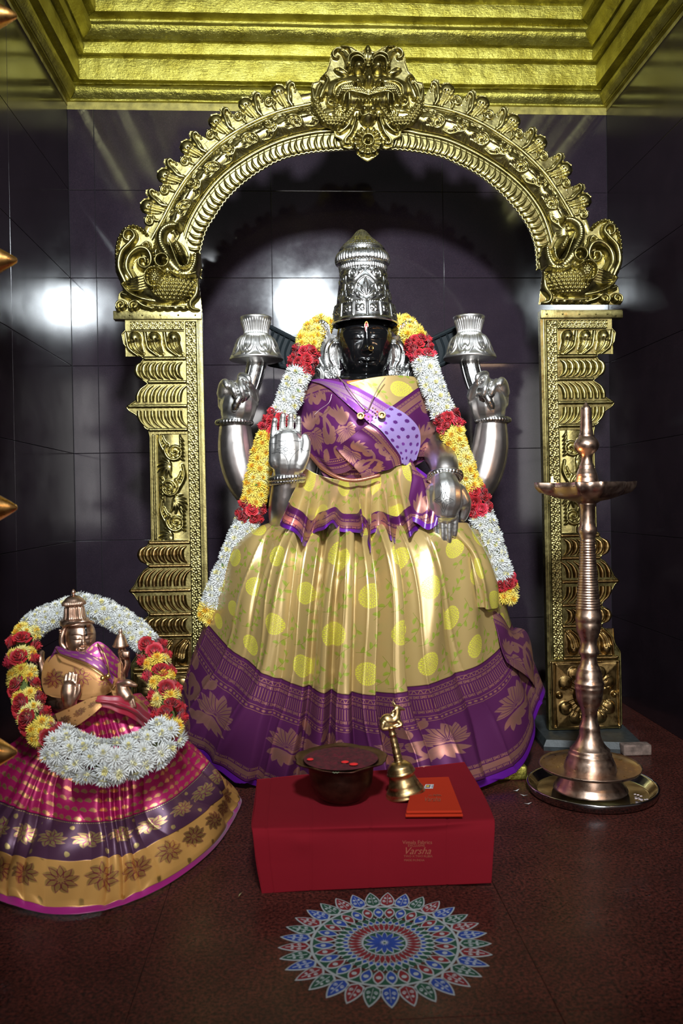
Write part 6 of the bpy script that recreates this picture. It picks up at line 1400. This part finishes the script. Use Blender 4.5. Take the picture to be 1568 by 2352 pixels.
for k, (x, y, a) in enumerate(((1185, 1815, .4), (1203, 1826, -.5), (1212, 1845, .1))):
    p = G(x, y, .003); mb = MB(); d = Vector((math.cos(a), math.sin(a), 0)); s_ = Vector((-d.y, d.x, 0)); P3 = lambda i, j, z: (p[0]+d.x*i+s_.x*j, p[1]+d.y*i+s_.y*j, .001+z)
    mb.add([P3(-.010, 0, .003), P3(0, .004, .0), P3(.010, 0, .004), P3(0, -.004, .001), P3(0, 0, .0005)], [(0, 1, 4), (1, 2, 4), (2, 3, 4), (3, 0, 4)])
    tag(mb.build('flower_petal', M_PW, None), ['fallen white petal nearest the purple skirt hem, left of the steel tray', 'fallen white petal touching the left rim of the steel tray', 'fallen white petal lying in front of the tray rim, lowest of three'][k], 'petal', 'fallen petals by the tray')
p = G(553, 2052, .003); mb = MB(); mb.add([(p[0]-.004, p[1]-.009, .001), (p[0]+.001, p[1], .004), (p[0]+.004, p[1]+.010, .002), (p[0]-.003, p[1]+.001, .001)], [(0, 1, 2, 3)]); tag(mb.build('flower_petal', M_PYT, None), 'tiny yellow green petal on the floor left of the red cloth', 'petal')

# ------------------------------------------------------------------ red cloth over a low stool, with what stands on it
ZS = .118
stool = thing('low_stool', (.14, -1.24, 0), 'low box stool hidden under the red cloth', 'stool')
MB().box((-.075, -1.375, .085), (.335, -1.10, ZS-.004), bev=.003).build('seat', M_WOOD, stool)
for sx in (-.06, .31):
    for sy in (-1.36, -1.13): MB().box((sx, sy, 0), (sx+.03, sy+.03, .086)).build('leg', M_WOOD, stool, False)
rc = thing('red_cloth', (.14, -1.38, .11), 'plain red cotton cloth with gold shop print draped over the low stool', 'cloth')
t0 = [(590, 1790), (700, 1779), (830, 1772), (950, 1763), (1066, 1750)]; t0 = [(x, y, float(G(x, y, ZS)[1])) for x, y in t0]
t1 = [(583, 1845), (700, 1840), (840, 1835), (980, 1828), (1105, 1815)]; t1 = [(x, y, float(G(x, y, ZS)[1])) for x, y in t1]
t2 = [(577, 1892), (700, 1892), (850, 1890), (1000, 1884), (1130, 1868)]; t2 = [(x, y, float(G(x, y, ZS)[1])) for x, y in t2]
yf = -1.392
t3 = [(580, 1915, yf), (700, 1918, yf-.001), (850, 1915, yf), (1000, 1912, yf-.002), (1136, 1895, yf-.0)]
t4 = [(588, 1985, yf-.004), (700, 1985, yf-.004), (850, 1982, yf-.006), (1000, 1980, yf-.006), (1132, 1965, yf-.012)]
t5 = [(601, 2054, yf-.008), (700, 2046, yf-.006), (850, 2040, yf-.010), (1000, 2034, yf-.008), (1128, 2028, yf-.018)]
cl_ = patch('draped_sheet', [t0, t1, t2, t3, t4, t5], 200, 160, M_REDCL, rc, disp=lambda u, v: .0012*np.sin(u*9+v*5)*sm(v, .4, .7)-.0018*(np.exp(-((u-.07)/.004)**2)+np.exp(-((u-.275)/.004)**2)+np.exp(-((u-.50)/.004)**2)+np.exp(-((u-.80)/.004)**2))+.0022*np.exp(-((u-.24)/.05)**2-((v-.66)/.05)**2), thick=.001)
patch('side_fall', [[(590, 1790, t0[0][2]), (584, 1842, t1[0][2]), (577, 1892, t2[0][2]), (580, 1915, yf)], [(592, 1840, t0[0][2]), (590, 1900, t1[0][2]), (588, 1950, t2[0][2]), (589, 1985, yf-.004)], [(602, 1895, t0[0][2]), (600, 1950, t1[0][2]), (600, 2015, t2[0][2]), (602, 2050, yf-.006)]], 40, 30, M_REDCL, rc)
def text(s, px, py, w, Y, parent, shear=0, name='print', lift=.0012, h=None):
    cu = bpy.data.curves.new('t', 'FONT'); cu.body = s; cu.size = 1; cu.shear = shear; cu.resolution_u = 2; cu.align_x = 'CENTER'; cu.align_y = 'CENTER'; o = bpy.data.objects.new('t', cu); COL.objects.link(o)
    dg = bpy.context.evaluated_depsgraph_get(); me = bpy.data.meshes.new_from_object(o.evaluated_get(dg)); bpy.data.objects.remove(o)
    n = len(me.vertices); co = np.empty(n*3); me.vertices.foreach_get('co', co); co = co.reshape(-1, 3); wd = co[:, 0].max()-co[:, 0].min(); f = w/wd
    pts = np.stack([px+co[:, 0]*f, py-co[:, 1]*f*(h or 1)], 1); return me, pts
def print_on(o, me, pts, mat, name, parent, lift=.0008):
    w = on(o, [tuple(q) for q in pts], lift)
    if len(w) == len(pts):
        me.vertices.foreach_set('co', np.array(w).ravel()); me.materials.clear(); me.materials.append(mat); me.update(); me.name = name; return link(name, me, parent)
for s_, x, y, w, sh in (('Vimala Fabrics', 958, 1935, 68, 0), ('EXCLUSIVE', 956, 1942.5, 38, 0), ('Varsha', 957, 1955, 58, .4), ('TWO X TWO RUBIA', 960, 1967, 66, 0), ('MADE IN INDIA', 951, 1976, 46, 0)):
    me, pts = text(s_, x, y, w, 0, rc, sh); print_on(cl_, me, pts, M_PRINT, 'gold_print', rc)
# bowl of vermilion
b0 = G(784, 1838, ZS); b0[2] = ZS+.001; Kb = .00092
bw = thing('powder_bowl', tuple(b0), 'dark copper bowl heaped with red vermilion powder on the red cloth', 'bowl')
n = 72; prof = [(0, 0), (28, 0), (42, 4), (58, 18), (68, 40), (71, 60), (72, 74), (74, 80), (84, 86), (98, 92), (102, 94), (100, 95.5), (84, 90), (74, 84), (66, 80), (62, 66), (0, 62)]
V = []
for r, z in prof:
    for k in range(n):
        a = 2*PI*k/n; w_ = (1+.018*math.sin(a*9+1)+.01*math.sin(a*17)) if r > 80 else 1; V.append((b0[0]+r*Kb*w_*math.cos(a), b0[1]+r*Kb*w_*math.sin(a), b0[2]+z*Kb+(.0015*math.sin(a*5) if r > 80 else 0)))
obj('bowl_shell', np.array(V), gridF(len(prof), n, cu=True), M_COPPER, bw)
g_ = np.linspace(0, 1, 26); A_, Rr = np.meshgrid(np.linspace(0, 2*PI, 60, endpoint=False), g_); X_ = Rr*82*Kb*np.cos(A_); Y_ = Rr*82*Kb*np.sin(A_)
Z_ = (91+.0*Rr**4)*Kb+.003*np.cos(Rr*PI*.5)+.0030*vnoise(X_*210, Y_*210)+.0015*vnoise(X_*600, Y_*520, 3); Z_[-1] = 90.5*Kb
kp = thing('vermilion_powder', (b0[0], b0[1], b0[2]+.07), 'dark red vermilion powder heaped in the copper bowl', 'powder'); 
o = obj('powder_heap', np.stack([b0[0]+X_, b0[1]+Y_, b0[2]+Z_+.0015], -1), gridF(26, 60, cu=True), M_KUM, kp); o['kind'] = 'stuff'
mb = MB()
for cx, cy, sx in ((712, 1744, 8), (792, 1750, 9), (812, 1755, 10)):
    w_ = G(cx, cy, b0[2]+.0895); mb.ball(w_, (sx*Kb, sx*Kb*.7, .0025), seg=10, rings=6)
o = mb.build('bright_powder', M_KUM2, kp); o['kind'] = 'stuff'
mb = MB()
for k in range(5): w_ = G(765+k*3, 1774+k % 2*1.5, b0[2]+.0895); mb.ball(w_, (.0022, .0012, .0008), seg=6, rings=4)
mb.build('leaf_bits', simple('grey_green_leaf', (.12, .14, .08), .7), kp)
# hand bell with a couching bull
e0 = G(932, 1830, ZS); e0[2] = ZS+.0015; top = P(897, 1672, e0[1]+.012); axb = top-e0; axb[1] = .006; Lb_ = np.linalg.norm(axb); Kq = sc(e0[1])
bl = thing('hand_bell', tuple(e0), 'brass hand bell with a couching bull handle standing on the red cloth', 'bell')
U = Lb_/170.
cup = [(46, 0), (47.5, 1), (47, 4), (44, 9), (45, 10.5), (41, 16), (36, 26), (36.5, 27.5), (33, 34), (30.5, 44), (30, 52), (33, 54.5), (34, 57), (32, 60), (31, 62), (31.5, 64), (29, 68), (29.5, 70), (26, 75), (20, 80), (14, 84), (9, 86), (9.5, 88), (0, 88)]
axu = axb/Lb_
lift = np.array([0, 0, .003])
V, F = latheVF(np.array([(r*Kq, z*U*1.0) for r, z in cup]), e0+lift, 60, axu); obj('cup', V, F, M_BELL, bl)
hnd = [(9, 86), (10.5, 89), (9, 92), (10.5, 96), (9.5, 100), (8.5, 104), (10.5, 108), (8.5, 112), (9.5, 117), (8, 121), (10, 125), (8, 128), (9, 134), (8.5, 142), (7.2, 150), (10.5, 152), (7.8, 155), (7.5, 162), (9.5, 168), (11, 171), (0, 172)]
V, F = latheVF(np.array([(r*Kq, z*U) for r, z in hnd]), e0+lift, 36, axu); obj('handle', V, F, M_BELL, bl)
c0 = top; q = lambda dx, dy, dz: (c0+np.array([dx, dz, -dy])*Kq*1.12)     # px right, px down, px away
def WQ(l): return [tuple(q(a, b, c)) for a, b, c, r in l], [r*Kq*1.22 for a, b, c, r in l]
bull = remeshed([WQ([(-16, -14, 0, 8), (-8, -18, 0, 11), (4, -16, 0, 10), (12, -20, 0, 9)]), WQ([(-14, -8, -4, 8), (0, -6, 0, 9), (12, -8, 0, 8)]), WQ([(10, -20, 0, 8), (14, -32, 0, 6.5), (14, -42, 0, 5.5)]), WQ([(11, -42, 0, 5), (18, -41, 0, 4.5), (25, -39, 0, 3), (28, -38, 0, 2.6)]),
          WQ([(10, -45, -3, 2), (4, -52, -5, 1.6), (3, -58, -5, .8)]), WQ([(12, -45, 3, 2), (7, -53, 5, 1.6), (8, -58, 5, .8)]), WQ([(2, -24, 0, 4.5), (5, -32, 0, 3.8)]), WQ([(16, -14, -6, 4), (22, -8, -8, 3.4), (10, -4, -9, 3)]), WQ([(16, -14, 6, 4), (22, -8, 8, 3.4), (10, -4, 9, 3)]),
          WQ([(-16, -12, -7, 6), (-18, -2, -9, 4.4), (-6, -1, -10, 3)]), WQ([(-18, -14, 0, 3), (-22, -4, 0, 2), (-20, 2, 0, 2)]), WQ([(8, -38, -5, 2.4), (3, -36, -8, 1.4)])], .00145, M_BELL, 'bull', bl, 2)
# folded orange cloth with a paper label
oc = thing('folded_cloth', (.25, -1.33, ZS), 'small folded orange cotton cloth with a paper label beside the hand bell', 'cloth')
A4 = [G(931, 1879, ZS+.003), G(1062, 1878, ZS+.003), G(1031, 1797, ZS+.003), G(950, 1800, ZS+.003)]
for k, (dz, in_) in enumerate(((.0015, 0.), (.0075, .03))):
    c_ = np.mean(A4, 0); q_ = [a*(1-in_)+c_*in_+np.array([0, 0, dz+.0]) for a in A4]
    bm = MB(); b4 = []
    P0, P1, P2, P3_ = q_; nn = 14; rows_ = []
    for j in range(nn):                                   # rounded fold along the front edge
        a = PI*(j/(nn-1)); dy = -.0032*math.sin(a); z = .0028*(1-math.cos(a)); rows_.append([P0*(1-t)+P1*t+np.array([0, dy, z]) for t in np.linspace(0, 1, 16)])
    rows_.append([P3_*(1-t)+P2*t+np.array([0, 0, .0056]) for t in np.linspace(0, 1, 16)]); rows_.append([P3_*(1-t)+P2*t for t in np.linspace(0, 1, 16)])
    V = np.array(rows_); F = gridF(len(rows_), 16, cv=True).tolist(); m_ = len(rows_); F += [[i*16 for i in range(m_)][::-1], [i*16+15 for i in range(m_)]]
    obj('folded_layer', V, F, M_ORCL, oc, False)
lay = [o for o in COL.objects if o.name.startswith('folded_layer')][-1]
def quad(px4, z, mat, name, parent): V = [G(x, y, z) for x, y in px4]; return MB().prism(V, (0, 0, .0004)).build(name, mat, parent, False)
zt_ = ZS+.003+.0075+.0062
quad([(973, 1811), (994, 1811), (996, 1802), (977, 1802)], zt_, M_WHITE, 'paper_label', oc); quad([(976, 1809.5), (987, 1809.5), (988.5, 1803), (979, 1803)], zt_+.0004, M_DARKP, 'label_print', oc); quad([(978, 1807.5), (985, 1807.5), (986, 1804), (980, 1804)], zt_+.0008, M_YELP, 'label_print', oc)
for x in (990, 991.6, 993.2): quad([(x, 1810), (x+.7, 1810), (x+2, 1803), (x+1.3, 1803)], zt_+.0004, M_DARKP, 'label_print', oc)
for s_, x, y, w in (('Varsha', 992, 1836, 36), ('RUBIA', 1003, 1826, 16), ('100% COTTON', 998, 1827, 30)): 
    me, pts = text(s_, x, y, w, 0, oc, .3 if s_ == 'Varsha' else 0); V = np.array([G(a, b, zt_+.0006) for a, b in pts]); me.vertices.foreach_set('co', V.ravel()); me.materials.clear(); me.materials.append(M_PRINT); me.update(); link('gold_print', me, oc)

# ------------------------------------------------------------------ floor mandala in coloured powder
kx, ky, KR = .1336, -1.5895, .1745
ko = thing('floor_mandala', (kx, ky, 0), 'round petalled floor pattern in red, blue, green and white powder before the stool', 'floor pattern')
def flat_poly(pts, z0, z1): mb = MB(); mb.prism([(x, y, z0) for x, y in pts], (0, 0, z1-z0)); return mb
def petal_pts(r0, r1, hw, tip=1.0, n=9, bulge=.42, pr=.75):
    t = np.linspace(0, 1, n); w = hw*(np.sin(PI*np.clip(t**pr*1.0, 0, 1)))**.8; a = [(r0+(r1-r0)*x, y) for x, y in zip(t, w)]; b = [(r0+(r1-r0)*x, -y) for x, y in zip(t[::-1][1:-1], w[::-1][1:-1])]; return a+b
def ring(name, n, r0, r1, hw, cols, deco=None, off=0., pr=.75, shrink=.80, flip=False, z=.0006):
    outer = petal_pts(r0, r1, hw, pr=pr); rm = (r0+r1)/2; inn = [((x-rm)*shrink+rm, y*(shrink-.06)) for x, y in outer]; mes = {}
    for k in range(n):
        c = cols[k % len(cols)]
        if c not in mes:
            mb = MB(); mb.prism([(x*KR, y*KR, 0) for x, y in outer], (0, 0, z), 0); mb.prism([(x*KR, y*KR, z) for x, y in inn], (0, 0, .0003), 1)
            if deco: deco(mb, z+.0003)
            mes[c] = mb.me([M_KW, {'b': M_KB, 'r': M_KR, 'g': M_KG, 't': M_KT}[c]], False, name)
        a = 2*PI*(k+off)/n; link(name, mes[c], ko, Matrix.Translation((kx, ky, .0003)) @ Matrix.Rotation(a, 4, 'Z'))
def deco_outer(mb, z):
    for s in (-1, 1):
        for r_, w_, tr_ in ((.80, .030, .022), (.865, .022, .016)):
            sp = spiral(r_, s*w_, tr_, 0, 1.4, s, .25, 14); mb.tube([(x*KR, y*KR, z) for x, y in sp], .0005, 4, False, 0)
    mb.tube([(.74*KR, 0, z), (.93*KR, 0, z)], .0005, 4, False)
def deco_leaf(mb, z):
    for j in range(6): a = j*PI/3; mb.ball(((.575+.014*math.cos(a))*KR, .014*math.sin(a)*KR, z), (.0022, .0022, .0002), 0, 6, 4)
disk = lambda nm, r0, r1, mat, z: obj(nm, *(lambda a: (np.concatenate([np.stack([kx+r0*KR*np.cos(a), ky+r0*KR*np.sin(a), a*0+z], 1), np.stack([kx+r1*KR*np.cos(a), ky+r1*KR*np.sin(a), a*0+z], 1)]), gridF(2, 96, cu=True)))(np.linspace(0, 2*PI, 96, endpoint=False)), mat, ko, False)
disk('green_ring', .50, .685, M_KG, .0004); disk('white_ring', .675, .70, M_KW, .0007); disk('white_ring', .355, .368, M_KW, .0007); disk('green_ring', .368, .46, M_KG, .0004); disk('green_ring', .0, .205, M_KG, .0005); disk('white_ring', .198, .215, M_KW, .0008)
ring('outer_petal', 33, .69, 1.0, .080, 'brg', deco_outer, .5, pr=.62, shrink=.86)
ring('leaf_petal', 32, .455, .675, .054, 'br', deco_leaf, .0, pr=1.05, shrink=.82)
for k in range(32):
    a0 = 2*PI*(k+.5)/32; pts = [(kx+KR*r*math.cos(a0+d), ky+KR*r*math.sin(a0+d), .0012) for r, d in ((.685, 0), (.62, .05), (.52, .07), (.44, .0), (.40, -.05))]
for s in (-1, 1):
    for k in range(36):
        a0 = 2*PI*k/36; mb = MB(); mb.tube([(kx+KR*r*math.cos(a0+s*d), ky+KR*r*math.sin(a0+s*d), .0008) for r, d in ((.36, 0), (.40, .06), (.44, .10), (.47, .13))], .0007, 4, False)
        mb.build('lattice_line', M_KW, ko)
ring('small_petal', 36, .335, .405, .026, 'b', None, .5, pr=.8, shrink=.72, z=.0009)
ring('ray_petal', 36, .205, .358, .0260, 'r', None, 0, pr=1.0, shrink=.86, z=.0007)
ring('heart_petal', 14, .012, .195, .027, 'b', None, .25, pr=1.1, shrink=.84, z=.0009)
# ------------------------------------------------------------------ door leaf with brass spikes at the left edge
door = thing('door_1', (-.575, -1.52, 0), 'studded', 'door'); door['kind'] = 'structure'
for k_ in ('label', 'category'): del door[k_]
MB().box((-.60, -2.25, .0), (-.545, -1.47, 2.3), bev=.004).build('door_leaf', M_WOOD, door)
for z_px in (30, 592, 1160, 1722):
    w = P(40, z_px, -1.58); 
    base = w.copy(); base[0] = -.545; base[2] -= .004
    L_ = w[0]+.545; r0 = .05
    V, F = latheVF([(0, L_), (.0040, L_*.985), (.011, L_*.88), (.019, L_*.74), (.028, L_*.58), (.040, L_*.38), (.052, L_*.18), (.062, 0), (.0, -.002)], base, 28, (1, 0, 0)); obj('spike', V, F, M_SPIKE, door)
bpy.context.view_layer.update()
